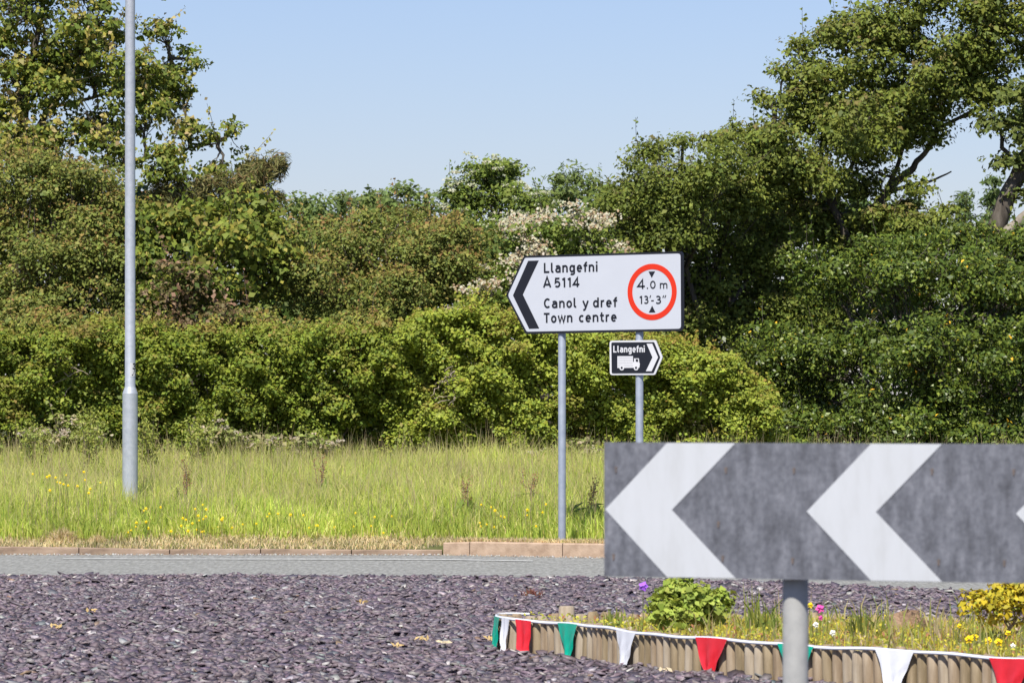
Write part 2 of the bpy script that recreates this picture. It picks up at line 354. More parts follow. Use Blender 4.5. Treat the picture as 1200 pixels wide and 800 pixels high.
def slate_chips(n):
    D = np.sqrt(U(23.5**2, 41.1**2, n)); x = U(-1, 1, n)*(1.2+D*0.125)
    k = (D < edge_y(x)+0.05) & ~in_bed(x, D); x = x[k]; D = D[k]; n = len(x)
    R = U(0.020, 0.046, n)*np.where(U(0, 1, n) < 0.12, 1.5, 1.0); th = U(0.005, 0.014, n)
    tilt = rng.normal(0, 0.27, (n, 2)); tilt[:, 1] += 0.05; tilt = np.clip(tilt, -0.42, 0.42)
    Pt = np.stack([x, D, slate_z(x, D)+U(-0.004, 0.016, n)], 1)
    v, a, b = chips(5, Pt, R, U(0.5, 0.9, n), tilt, U(0, 6.28, n), th)
    col = np.repeat(pick(SL_PAL, n, 0.22), 10, 0)
    return mesh_np('slate_chippings', v, [a, b], col)
tag(link('slate_chippings', slate_chips(50000), M['slate_chip']), 'purple grey slate chippings covering the roundabout island', 'slate', kind='stuff')
# the largest near pieces singly
piece_me = []
for k in range(12):
    r0 = U(0.032, 0.05)
    v, a, b = chips(6, np.zeros((1, 3)), np.array([r0]), np.array([U(0.5, 0.85)]), np.zeros((1, 2)), np.array([0.0]), np.array([U(0.008, 0.016)]))
    me = mesh_np('slate_piece', v, [a, b], np.repeat(pick(SL_PAL, 1, 0.2), len(v), 0)); me.materials.append(M['slate_chip']); piece_me.append(me)
cnt = 0
while cnt < 280:
    d = math.sqrt(U(24.4**2, 30.5**2)); x = U(-1, 1)*(0.2+d*0.112)
    if in_bed(np.array(x), np.array(d)) : continue
    o = link('slate_piece', piece_me[cnt % 12], None, slate, (x, d, float(slate_z(x, d))+U(0.010, 0.020)))
    o.rotation_euler = (rng.normal(0, 0.16)+0.05, rng.normal(0, 0.16), U(0, 6.28)); cnt += 1

# ---------------------------------------------------------------- traffic signs
STROKES = {}
def arc(cx, cy, rx, ry, a0, a1, n=14): return [(cx+rx*math.cos(math.radians(a)), cy+ry*math.sin(math.radians(a))) for a in np.linspace(a0, a1, n)]
def G(ch, w, *st): STROKES[ch] = (w, st)
G('L', .58, [(.08, 1), (.08, .08), (.54, .08)]); G('l', .30, [(.08, 1)]+arc(.22, .22, .14, .14, 180, 285, 7))
G('a', .58, [(.08, .60)]+arc(.27, .47, .20, .19, 125, 0, 9)+[(.47, 0)], [(.47, .42), (.27, .42)]+arc(.25, .24, .17, .17, 90, 270, 10)+[(.32, .07), (.47, .17)])
G('n', .58, [(.08, 0), (.08, .72)], [(.08, .40)]+arc(.28, .44, .19, .21, 170, 0, 10)+[(.47, 0)])
G('g', .60, arc(.27, .36, .19, .29, 0, 360, 20), [(.48, .72), (.48, -.06)]+arc(.28, -.06, .20, .15, 0, -140, 9))
G('e', .56, [(.09, .37), (.46, .37)]+arc(.27, .36, .19, .29, 8, 315, 18)); G('f', .38, [(.16, 0), (.16, .76)]+arc(.32, .76, .16, .17, 180, 80, 7), [(0, .65), (.37, .65)])
G('i', .20, [(.09, 0), (.09, .72)], [(.09, .84), (.09, 1.02)]); G('A', .68, [(.03, 0), (.33, 1.0), (.63, 0)], [(.13, .28), (.53, .28)])
G('5', .60, [(.50, .92), (.15, .92), (.11, .50)]+arc(.29, .34, .22, .26, 125, -140, 14)); G('1', .40, [(.25, 0), (.25, 1)], [(.25, .93), (.05, .78)])
G('4', .64, [(.43, 0), (.43, .96), (.05, .27), (.61, .27)]); G('C', .66, arc(.36, .5, .27, .42, 48, 312, 20)); G('o', .58, arc(.28, .36, .20, .29, 0, 360, 20))
G('y', .54, [(.04, .72), (.28, .04)], [(.50, .72), (.24, -.12), (.17, -.21), (.05, -.22)]); G('d', .60, arc(.27, .36, .19, .29, 0, 360, 20), [(.48, 1), (.48, 0)])
G('r', .38, [(.08, 0), (.08, .72)], [(.08, .42)]+arc(.28, .44, .20, .21, 170, 75, 7)); G('T', .60, [(.0, .92), (.58, .92)], [(.29, .92), (.29, 0)])
G('w', .78, [(.04, .72), (.20, .02), (.38, .66), (.56, .02), (.72, .72)]); G('c', .50, arc(.28, .36, .20, .29, 50, 310, 16))
G('t', .40, [(.15, .96)]+arc(.29, .22, .14, .14, 180, 285, 7)+[(.36, .08)], [(0, .65), (.36, .65)]); G('0', .60, arc(.29, .5, .21, .42, 0, 360, 22))
G('3', .56, arc(.24, .73, .19, .20, 140, -80, 10)+[(.18, .53)], arc(.25, .30, .22, .23, 85, -145, 12)); G('m', .92, [(.08, 0), (.08, .72)], [(.08, .42)]+arc(.265, .46, .185, .19, 170, 0, 9)+[(.45, 0)], [(.45, .42)]+arc(.635, .46, .185, .19, 170, 0, 9)+[(.82, 0)])
G('.', .22, [(.10, 0), (.10, .17)]); G("'", .22, [(.06, .72), (.16, 1.02)]); G('"', .34, [(.04, .72), (.13, 1.02)], [(.20, .72), (.29, 1.02)]); G('-', .30, [(.02, .42), (.26, .42)]); G(' ', .34)
def lettering(mb, text, u0, u1, base, cap, y0, sw=0.17, gap=0.12):
    w = sum(STROKES[c][0]+gap for c in text)-gap; sx_ = (u1-u0)/w; hw = sw*cap/2; x = 0.0; layer = 0
    for c in text:
        cw, sts = STROKES[c]
        for st in sts:
            layer = (layer+1) % 4; yy = y0-layer*0.0004
            pts = np.array([(u0+(x+p[0])*sx_, base+p[1]*cap) for p in st]); n = len(pts)
            closed = np.linalg.norm(pts[0]-pts[-1]) < 1e-6
            L = []; Rr = []
            for i in range(n):
                if closed: a = pts[i]-pts[i-1 if i else n-2]; b = pts[(i+1) if i < n-1 else 1]-pts[i]
                else: a = pts[i]-pts[max(i-1, 0)]; b = pts[min(i+1, n-1)]-pts[i]
                if np.linalg.norm(a) < 1e-9: a = b
                if np.linalg.norm(b) < 1e-9: b = a
                a = a/np.linalg.norm(a); b = b/np.linalg.norm(b); na = np.array([-a[1], a[0]]); nb = np.array([-b[1], b[0]])
                mdir = na+nb; mdir /= max(np.linalg.norm(mdir), 1e-6); k = hw/max(mdir@na, 0.45)
                L.append(pts[i]+mdir*k); Rr.append(pts[i]-mdir*k)
            vs = [(p[0], yy, p[1]) for p in L]+[(p[0], yy, p[1]) for p in Rr]
            mb.add(vs, [(i, i+n, i+n+1, i+1) for i in range(n-1)])
        x += cw+gap
KS = 45.75/47.0; SW, SH = 2.083*KS, 0.809*KS
YAW = math.radians(-31)
sc_c = np.array([0.831*KS, 45.75, 1.6+1.030*KS])
ux = np.array([math.cos(YAW), math.sin(YAW), 0]); nrm = np.array([math.sin(YAW), -math.cos(YAW), 0])      # front normal
def cu(cx): return (cx-107)/958.0*SW
def cv(cx, cy): return ((310-22*(cx-107)/958.0)-cy)/(428+9*(cx-107)/958.0)*SH
def cpts(l): return [(cu(a), cv(a, b)) for a, b in l]
# the big sign has its own two posts; origin at foot of first post
def u_at(px, off):
    lo, hi = -1.2, 1.2
    for _ in range(60):
        m = (lo+hi)/2; q = sc_c+ux*m-nrm*off
        if q[0]/q[1]*F+600 < px: lo = m
        else: hi = m
    return lo
post_u = [u_at(658.6, 0.055), u_at(749.4, 0.055)]
p1 = sc_c+ux*post_u[0]-nrm*0.055; p2 = sc_c+ux*post_u[1]-nrm*0.055
b1 = np.array([p1[0], p1[1], float(verge_z(p1[0], p1[1]))])
sign = thing('direction_sign', b1, 'large white flag-shaped direction sign reading Llangefni A5114 on two grey posts', 'road sign')
face = bpy.data.objects.new('sign_plate', None)
ROLL = math.radians(-0.45)
mb = MB()
out = rounded(cpts([(107, 310), (207, 95), (1066, 70), (1066, 503), (214, 521)]), [0.03, 0.02, 0.045, 0.045, 0.02])
plate = MB().prism(out, 0.0, 0.022).build('sign_plate', M['sign_black'], sign)
plate.matrix_local = Matrix.Translation(Vector(sc_c-ux*SW/2-b1)) @ Matrix.Rotation(YAW, 4, 'Z') @ Matrix.Rotation(ROLL, 4, 'Y')
inn = rounded(cpts([(118, 310), (214, 106), (1054, 82), (1054, 491), (221, 508)]), [0.03, 0.015, 0.032, 0.032, 0.015])
MB().prism(inn, -0.003, 0.002).build('white_panel', M['sign_white'], plate)
MB().prism(cpts([(232, 122), (290, 120), (201, 306), (290, 490), (235, 492), (147, 310)]), -0.0055, -0.002).build('chevron_arrow', M['sign_black'], plate)
def words(tx, x0, x1, yb, cap, name='lettering', sw=0.19, mat='sign_black', y=-0.0052):
    mb = MB(); lettering(mb, tx, cu(x0), cu(x1), cv((x0+x1)/2, yb), cap*KS, y, sw); return mb.build(name, M[mat], plate)
words('Llangefni', 318, 612, 184, 0.102); words('A', 315, 357, 267, 0.105); words('5114', 374, 513, 266, 0.100); words('Canol', 316, 496, 378, 0.100); words('y', 528, 560, 377, 0.100); words('dref', 584, 716, 374, 0.100); words('Town', 316, 474, 458, 0.100); words('centre', 507, 713, 454, 0.100)
cc = (cu(902), cv(902, 291)); mb = MB(); mb.ring(cc, 0.285*KS, 0.229*KS, -0.0055, -0.002); ringo = mb.build('red_ring', M['sign_red'], plate)
MB().prism(cpts([(884, 180), (919, 179), (901, 214)]), -0.0055, -0.002).build('arrow_mark', M['sign_black'], plate)
MB().prism(cpts([(884, 403), (919, 402), (902, 366)]), -0.0055, -0.002).build('arrow_mark', M['sign_black'], plate)
words('4', 823, 866, 275, 0.098, 'numeral', 0.17); words('.0', 872, 924, 274, 0.082, 'numeral', 0.16); words('m', 943, 986, 273, 0.080, 'numeral', 0.15)
words('13', 834, 884, 356, 0.082, 'numeral', 0.17); words("'", 888, 897, 356, 0.085, 'numeral', 0.12); words('-', 896, 914, 358, 0.085, 'numeral', 0.14); words('3', 920, 952, 356, 0.082, 'numeral', 0.17); words('"', 956, 979, 356, 0.085, 'numeral', 0.12)
# two stiffening rails behind and the posts
for v_ in (0.25, -0.25): MB().box((SW*0.55, 0.030, v_), (SW*0.8, 0.016, 0.04)).build('rail', M['sign_back'], plate)
for q, zt in ((p1, 2.92), (p2, 2.93)):
    zb = float(verge_z(q[0], q[1]))
    po = MB().lathe([(0.038, -0.15), (0.038, zt-zb), (0.033, zt-zb+0.008)], 20).build('post', M['post_grey'], sign, (q[0]-b1[0], q[1]-b1[1], zb-b1[2]), True)
# small lorry sign, clamped to the second post
SY = math.radians(-28)
s_w, s_h = 0.600*KS, 0.352*KS
lc = p2 + np.array([math.sin(SY), -math.cos(SY), 0])*0.052
lux = np.array([math.cos(SY), math.sin(SY), 0])
lz = EYE+(HZ-419.0)*lc[1]/F
lsign = thing('lorry_route_sign', (lc[0], lc[1], lz), 'small black sign with white lorry symbol and right-pointing chevron', 'road sign', rotz=SY)
def lu(cx): return (cx-540)/870.0*s_w-0.013
def lv(cy): return (410-cy)/630.0*s_h
def lp(l): return [(lu(a), lv(b)) for a, b in l]
MB().prism(rounded(lp([(104, 98), (862, 92), (975, 405), (852, 722), (110, 724)]), [0.03, 0.015, 0.012, 0.015, 0.03]), 0.0, 0.012).build('sign_plate', M['label_white'], lsign)
lpl = lsign.children[0] if lsign.children else lsign
MB().prism(rounded(lp([(136, 130), (838, 128), (938, 405), (830, 690), (142, 692)]), [0.015, 0.008, 0.006, 0.008, 0.015]), -0.003, 0.002).build('black_panel', M['sign_black'], lsign)
MB().prism(lp([(718, 156), (808, 156), (905, 405), (800, 655), (706, 655), (815, 405)]), -0.0055, -0.002).build('chevron_arrow', M['label_white'], lsign)
mb = MB(); lettering(mb, 'Llangefni', lu(172), lu(690), lv(312), 0.066, -0.0052, 0.2); mb.build('lettering', M['label_white'], lsign)
lorry = MB().prism(lp([(238, 380), (495, 380), (495, 486), (512, 486), (512, 422), (590, 422), (598, 500), (608, 520), (600, 592), (238, 595)]), -0.0055, -0.002).build('lorry_symbol', M['label_white'], lsign)
MB().prism(lp([(540, 436), (578, 436), (580, 484), (544, 478)]), -0.008, -0.005).build('cab_window', M['sign_black'], lorry)
for wx in (313, 548):
    wmb = MB(); c_ = (lu(wx), lv(592))
    wmb.prism([(c_[0]+0.026*math.cos(t), c_[1]+0.026*math.sin(t)) for t in np.linspace(0, 2*math.pi, 25)[:-1]], -0.0088, -0.004).build('wheel', M['label_white'], lorry)
    MB().prism([(c_[0]+0.0115*math.cos(t), c_[1]+0.0115*math.sin(t)) for t in np.linspace(0, 2*math.pi, 17)[:-1]], -0.0105, -0.008).build('wheel_hub', M['sign_black'], lorry)
for ly in (408, 440, 470, 500, 530, 560): MB().prism(lp([(250, ly), (490, ly), (490, ly+5), (250, ly+5)]), -0.0065, -0.005).build('panel_line', M['panel_grey'], lorry)
for zz in (0.09, -0.09): MB().box((0.0, 0.022, zz), (0.11, 0.02, 0.03)).build('clamp', M['sign_back'], lsign)

# ---------------------------------------------------------------- chevron board in the foreground
BL = np.array([(708-600)*13.8/F, 13.8, 0.0]); BR = np.array([(1200-600)*13.28/F, 13.28, 0.0])
byaw = math.atan2(BR[1]-BL[1], BR[0]-BL[0]); bux = np.array([math.cos(byaw), math.sin(byaw), 0])
zb_, zt_ = 1.0585, 1.4595; BW = 2.56; BH = zt_-zb_
board = thing('chevron_board', (BL[0], BL[1], 0), 'weathered black board with white left-pointing chevrons on round grey post', 'road sign', rotz=byaw)
bp = MB().prism([(0, zb_), (BW, zb_), (BW, zt_), (0, zt_)], 0, 0.022).build('board', M['chev_black'], board)
zm = (zb_+zt_)/2
for k in range(4):
    t0 = 0.004+0.640*k; e = 0.001
    MB().prism([(t0, zm), (t0+0.199, zt_-e), (t0+0.416, zt_-e), (t0+0.214, zm), (t0+0.416, zb_+e), (t0+0.199, zb_+e)], -0.002, 0.002).build('white_chevron', M['chev_white'], board)
# rivets with short rusty streaks
for (u_, z_) in [(0.039, 0.81), (0.39, 0.81), (0.604, 0.81), (0.366, 0.41), (0.031, 0.16), (0.38, 0.16), (0.60, 0.15), (1.03, 0.81), (1.277, 0.81), (1.05, 0.155), (1.249, 0.155), (1.66, 0.81), (1.88, 0.81), (1.66, 0.15), (2.3, 0.81)]:
    zz = zb_+BH*z_
    MB().prism(rounded([(u_-0.002, zz-0.016), (u_+0.002, zz-0.015), (u_+0.0045, zz+0.004), (u_-0.0045, zz+0.004)], 0.002, 3), -0.0025, 0.002).build('rivet', M['rust'], board)
pu = 0.580
for u_ in (pu, pu+1.32):
    MB().lathe([(0.038, -0.2), (0.038, zt_-0.03), (0.034, zt_-0.022)], 32, (u_, 0.078, 0)).build('post', M['dull_galv'], board, smooth=True)
    for zz in (zb_+0.07, zt_-0.10): MB().box((u_, 0.031, zz), (0.12, 0.018, 0.035)).build('clamp', M['dull_galv'], board)

# ---------------------------------------------------------------- lamp column
lD = 50.6; lx_ = (152.5-600)*lD/F; lzg = float(verge_z(lx_, lD))
lamp = thing('lamp_post', (lx_, lD, lzg), 'tall grey steel lamp post with wider base standing in verge', 'lamp post')
zj = EYE+(HZ-461)*lD/F-lzg
MB().lathe([(0.086, -0.2), (0.085, 0.3), (0.084, zj)], 28).build('base_section', M['galv'], lamp, smooth=True)
MB().lathe([(0.0835, zj+0.001), (0.078, zj+0.02), (0.060, zj+0.068), (0.0575, zj+0.075), (0.0565, zj+2.5), (0.050, 8.0), (0.02, 8.03)], 28).build('shaft', M['galv'], lamp, smooth=True)
# number label wrapped round the right of the shaft
def wrap(name, a0, a1, z0, z1, r, m, parent, poly=None):
    n = 8; mb = MB(); vs = []
    for z in (z0, z1):
        for a in np.linspace(a0, a1, n): vs.append((r*math.cos(a), r*math.sin(a), z))
    mb.add(vs, [(i, i+1, i+1+n, i+n) for i in range(n-1)]); return mb.build(name, m, parent)
za = EYE+(HZ-441)*lD/F-lzg; zc = EYE+(HZ-425)*lD/F-lzg
lab = wrap('number_label', math.radians(-86), math.radians(20), za, zc, 0.0595, M['label_white'], lamp)
def curved_text(ch, zlo, zhi, a0, a1):
    w, sts = STROKES[ch]; mb = MB(); r = 0.0605; hw = 0.007
    for st in sts:
        p = [((a0+(a1-a0)*q[0]/w), zlo+(zhi-zlo)*q[1]) for q in st]; vs = []
        for k, (a, z) in enumerate(p):
            q0 = np.array(p[max(k-1, 0)]); q1 = np.array(p[min(k+1, len(p)-1)]); d = (q1-q0)*np.array([r, 1]); d /= max(np.linalg.norm(d), 1e-9)
            for s_ in (-1, 1):
                aa = a+s_*(-d[1])*hw/r; z2 = z+s_*d[0]*hw; vs.append((r*math.cos(aa), r*math.sin(aa), z2))
        mb.add(vs, [(2*k, 2*k+1, 2*k+3, 2*k+2) for k in range(len(p)-1)])
    mb.build('lettering', M['sign_black'], lab)
h_ = zc-za
curved_text('3', za+h_*0.54, za+h_*0.96, math.radians(-66), math.radians(0)); curved_text('A', za+h_*0.08, za+h_*0.46, math.radians(-66), math.radians(0))

# ---------------------------------------------------------------- log edging, soil, bunting
ed = thing('log_edging', (fr[0, 0], fr[0, 1], 0.02), 'row of short upright weathered timber logs edging the raised flower bed', 'edging')
def resample(pl, step):
    seg = np.linalg.norm(np.diff(pl, axis=0), axis=1); s = np.concatenate([[0], np.cumsum(seg)])
    # smooth with dense interpolation
    t = np.linspace(0, s[-1], 400); q = np.stack([np.interp(t, s, pl[:, 0]), np.interp(t, s, pl[:, 1])], 1)
    ker = np.ones(21)/21
    qs = q.copy()
    for c in (0, 1): qs[10:-10, c] = np.convolve(q[:, c], ker, 'valid')
    seg = np.linalg.norm(np.diff(qs, axis=0), axis=1); s2 = np.concatenate([[0], np.cumsum(seg)])
    n = int(s2[-1]/step); t = (np.arange(n)+0.5)*step
    return np.stack([np.interp(t, s2, qs[:, 0]), np.interp(t, s2, qs[:, 1])], 1), qs, s2
log_me = []
for k in range(6):
    r = U(0.034, 0.040); h = 0.205+U(-0.008, 0.010); mb = MB().lathe([(r*0.98, -0.08), (r, 0.12), (r*0.98, h-0.018), (r*0.72, h)], 12)
    vs = [(x+U(-0.001, 0.001), y+U(-0.001, 0.001), z+(U(-0.004, 0.004) if z > 0.2 else 0)) for x, y, z in mb.v]; mb.v = vs
    o = mb.build('log', (M['log'], M['log_pale'], M['log_green'])[k % 3], None, smooth=True); log_me.append(o.data); bpy.data.objects.remove(o)
fl, fqs, fs2 = resample(fr, 0.0815); bl, bqs, bs2 = resample(bk, 0.0815)
edb = np.array([fr[0, 0], fr[0, 1], 0.02])
for row in (fl, bl[:52]):
    for q in row:
        o = link('log', log_me[int(rng.integers(6))], None, ed, (q[0]-edb[0]+U(-0.003, 0.003), q[1]-edb[1]+U(-0.004, 0.004), U(-0.010, 0.008)))
        o.rotation_euler = (rng.normal(0, 0.018), rng.normal(0, 0.025), U(0, 6.28))
cp = P(664, 735, 29.0)
mb = MB().lathe([(0.050, -0.1), (0.050, 0.245), (0.044, 0.255)], 12)
mb.build('corner_post', M['log_pale'], ed, (cp[0]-edb[0], cp[1]-edb[1], 0.0), True)
# soil sheet inside the logs
xsb = np.linspace(bk[1, 0]+0.02, fr[-1, 0], 90); yf = np.interp(xsb, fr[:, 0], fr[:, 1])+0.03; yb = np.interp(xsb, bk[1:, 0], bk[1:, 1])-0.03
T = np.linspace(0, 1, 30)[:, None]; Xb = np.repeat(xsb[None], 30, 0); Yb = yf+(yb-yf)*T
def soil_z(x, y): return 0.165+0.012*lump(x, y, 3.0, 0.3)+0.008*lump(x, y, 9.0, 2.0)
ii = np.arange(Xb.size).reshape(Xb.shape)
fq = np.stack([ii[:-1, :-1].ravel(), ii[:-1, 1:].ravel(), ii[1:, 1:].ravel(), ii[1:, :-1].ravel()], 1)
so = link('flower_bed_soil', mesh_np('flower_bed_soil', np.stack([Xb, Yb, soil_z(Xb, Yb)], -1).reshape(-1, 3), [fq], smooth=True), M['soil']); so['kind'] = 'structure'
# bunting: a white tape tied round the top of the logs with pennants
bt_ = thing('bunting', (fr[0, 0], fr[0, 1], 0.24), 'string of red, white and green pennants tied round the log edging', 'bunting')
btb = np.array([fr[0, 0], fr[0, 1], 0.24])
def off_curve(q, d):
    t = unit(np.gradient(q, axis=0)); n = np.stack([t[:, 1], -t[:, 0]], 1); return q+n*d
tape = off_curve(fqs, 0.046)
endq = bqs[(bs2 < 0.62)][::-1]; endo = off_curve(endq, 0.050)       # round the short end
path = np.concatenate([endo[:-6], tape[4:]]); seg = np.linalg.norm(np.diff(path, axis=0), axis=1); ps = np.concatenate([[0], np.cumsum(seg)])
nt = 260; tt = np.linspace(0, ps[-1], nt); px_ = np.interp(tt, ps, path[:, 0]); py_ = np.interp(tt, ps, path[:, 1])
zt2 = 0.211+0.004*np.sin(tt*4.1)+0.003*np.sin(tt*9.7); tv = []; 
for dz in (0.0, 0.013):
    tv.append(np.stack([px_, py_, zt2+dz], 1))
nrm2 = unit(np.stack([np.gradient(py_), -np.gradient(px_)], 1))
tv.append(np.stack([px_-nrm2[:, 0]*0.012, py_-nrm2[:, 1]*0.012, zt2+0.019], 1)); tv.append(np.stack([px_-nrm2[:, 0]*0.004, py_-nrm2[:, 1]*0.004, zt2+0.001], 1))
i = np.arange(nt-1); q = [np.stack([i+a*nt, i+1+a*nt, i+1+((a+1) % 4)*nt, i+((a+1) % 4)*nt], 1) for a in range(4)]
link('tape', mesh_np('tape', np.concatenate(tv)-btb, [np.concatenate(q)], smooth=True), M['cloth_white'], bt_)
colp = px_/py_*F+600
def pennant(pxc, colr, w=0.30, h=0.228, tip=0.075, s_at=None, skew=0.0, pool=True):
    sc = float(np.interp(pxc, colp[colp.argmin():], tt[colp.argmin():])) if s_at is None else s_at
    nu, nv = 11, 13; vs = []; ph = U(0, 6.28); am = U(0.010, 0.018)
    for b in range(nv):
        v_ = b/(nv-1); ww = w+(tip-w)*v_**0.9
        for a in range(nu):
            u_ = (a/(nu-1)-0.5); s_ = sc+u_*ww+skew*v_
            x = np.interp(s_, tt, px_); y = np.interp(s_, tt, py_); k = int(np.clip(np.searchsorted(tt, s_), 0, nt-1)); n2 = nrm2[k]
            d = 0.007+0.012*v_+am*v_*math.sin(u_*11+ph+v_*2.2)+0.007*math.sin(u_*19+v_*9+ph)*v_+0.003*math.sin(v_*17+u_*9+ph)*v_
            z = np.interp(s_, tt, zt2)+0.012-h*v_+0.006*math.sin(u_*8+ph)*v_
            if pool and v_ > 0.9: d += (v_-0.9)*0.35; z += (v_-0.9)*0.10
            vs.append((x+n2[0]*d-btb[0], y+n2[1]*d-btb[1], max(z, 0.015)-btb[2]))
    i = np.arange(nu*nv).reshape(nv, nu)
    f = np.stack([i[:-1, :-1].ravel(), i[1:, :-1].ravel(), i[1:, 1:].ravel(), i[:-1, 1:].ravel()], 1)
    link('pennant', mesh_np('pennant', np.array(vs), [f], smooth=True), M[colr], bt_)
k0 = float(tt[colp.argmin()])
pennant(0, 'cloth_green', s_at=k0+0.10, w=0.22, tip=0.10); pennant(0, 'cloth_white', s_at=k0+0.34, w=0.14, tip=0.10)
pennant(614, 'cloth_red', skew=0.02, w=0.15, tip=0.09)
for pc, cr, sk in ((666, 'cloth_green', 0.03), (734, 'cloth_white', -0.01), (834, 'cloth_red', 0.0), (933, 'cloth_green', 0.0), (1049, 'cloth_white', 0.0), (1184, 'cloth_red', 0.0), (1330, 'cloth_green', 0.0)):
    pennant(pc, cr, skew=sk)

# ---------------------------------------------------------------- vegetation
def crown(lobes, pal, L, asp, cover, clump_r=(0.16, 0.30), flat_=0.62, per=55, tip=None, up=0.55, fill=0.25, blossom=None, tdrop=0.0, shell=3.0, sprays=1.0):
    """lobes: (px, py, rx_px, ry_px, D, depth_m[, density]) -> leaf arrays, clump centres, lobe centres"""
    A_leaf = L*L*asp*0.5; PT, NN, CC, LL, cl, lc = [], [], [], [], [], []; bl_p = []
    for lb in lobes:
        px, py, rx, ry, D, rd = lb[:6]; dens = lb[6] if len(lb) > 6 else 1.0
        c = P(px, py, D); r = np.array([rx*D/F, rd, ry*D/F]); lc.append(c)
        area = math.pi*r[0]*r[2]; nl = area*cover*dens/A_leaf; nc = max(5, int(nl*(1-fill)/per))
        ns = max(3, int(4.0*area/(0.45*0.45*3.14))); ns = min(ns, 26)
        sd = rdir(ns); sd[:, 1] -= 0.30; sd[:, 2] += 0.10; sd = unit(sd); sub = c+sd*r*U(0.45, 0.92, (ns, 1))
        sr = np.minimum(U(0.24, 0.46, ns), 0.62*min(r[0], r[2])+0.03)
        ks = rng.integers(0, ns, nc); d0 = rdir(nc); d0[:, 1] -= 0.2; d0[:, 2] += 0.30; d0 = unit(d0)
        frac = U(0, 1, (nc, 1))**(1/shell); cc = sub[ks]+d0*sr[ks][:, None]*frac*np.array([1.25, 1.0, 0.72]); cl.append(cc)
        d = unit(d0*0.65+sd[ks]*0.5)
        cr = U(*clump_r, nc); o = rdir(nc*per)*U(0, 1, (nc*per, 1))**0.45; k = np.repeat(np.arange(nc), per)
        off = o*cr[k][:, None]*np.array([1.15, 1.0, flat_]); p = cc[k]+off
        n = o*0.42+d[k]*0.25+rng.normal(size=p.shape)*0.40; n[:, 2] += up; n[:, 1] -= 0.22
        col = pick(pal, nc*per)*U(0.82, 1.18, nc)[k][:, None]
        if tip is not None:
            w = np.clip((o[:, 2]*0.7+d[k][:, 2]*0.5+rng.normal(size=len(o))*0.25-0.42)*2.2, 0, 1)[:, None]*(U(0, 1, nc) < tip[0])[k][:, None]; col = col*(1-w)+pick(tip[1], len(col))*w
        PT.append(p); NN.append(n); CC.append(col)
        # loose shoots that break the outline
        nsp = int(sprays*area*7)
        if nsp:
            m_ = 14; w = np.clip(d[:, 2]+0.35, 0.02, None); kk = rng.choice(nc, nsp, p=w/w.sum()); dr = unit(d[kk]*0.6+np.array([0, -0.1, 0.75])+rng.normal(size=(nsp, 3))*0.3)
            tl = np.tile(np.linspace(0.15, 1, m_), nsp)[:, None]*np.repeat(U(0.22, 0.62, nsp), m_)[:, None]
            p = np.repeat(cc[kk], m_, 0)+np.repeat(dr, m_, 0)*tl+rng.normal(size=(nsp*m_, 3))*0.028
            SPRAY.append(np.stack([cc[kk], cc[kk]+dr*tl.reshape(nsp, m_)[:, -1:]], 1)); n = rng.normal(size=p.shape)*0.5; n[:, 2] += 0.4; n[:, 1] -= 0.3; PT.append(p); NN.append(n); CC.append(pick(tip[1] if (tip is not None and tip[0] > 0.5) else pal, len(p))*1.05)
        nf = int(nl*fill)
        if nf:
            o = rdir(nf)*U(0, 1, (nf, 1))**0.5; PT.append(c+o*r*0.92); nn = o*0.3+rng.normal(size=(nf, 3))*0.6; nn[:, 2] += 0.4; NN.append(nn); CC.append(pick(pal, nf))
        if blossom:
            nb = int(nc*blossom[0]); w = np.clip(0.5-d[:, 1]+0.6*d[:, 2], 0.01, None); kk = rng.choice(nc, nb, p=w/w.sum())
            bl_p.append(np.stack([cc[kk]+d[kk]*cr[kk][:, None]*0.6+rng.normal(size=(nb, 3))*0.04], 0)[0])
    PT = np.concatenate(PT); NN = np.concatenate(NN); CC = np.concatenate(CC); n = len(PT)
    td = None
    if tdrop: td = rdir(n); td[:, 2] -= tdrop; td = unit(td)
    ll = L*np.clip(np.exp(rng.normal(-0.05, 0.32, n)), 0.45, 1.9); v, f = leaf_geo(PT, NN, ll, ll*asp*U(0.8, 1.2, n), tdir=td)
    return v, f, np.repeat(CC, 4, 0), np.concatenate(cl), np.array(lc), (np.concatenate(bl_p) if bl_p else None)
NLEAF = [0]; SPRAY = []
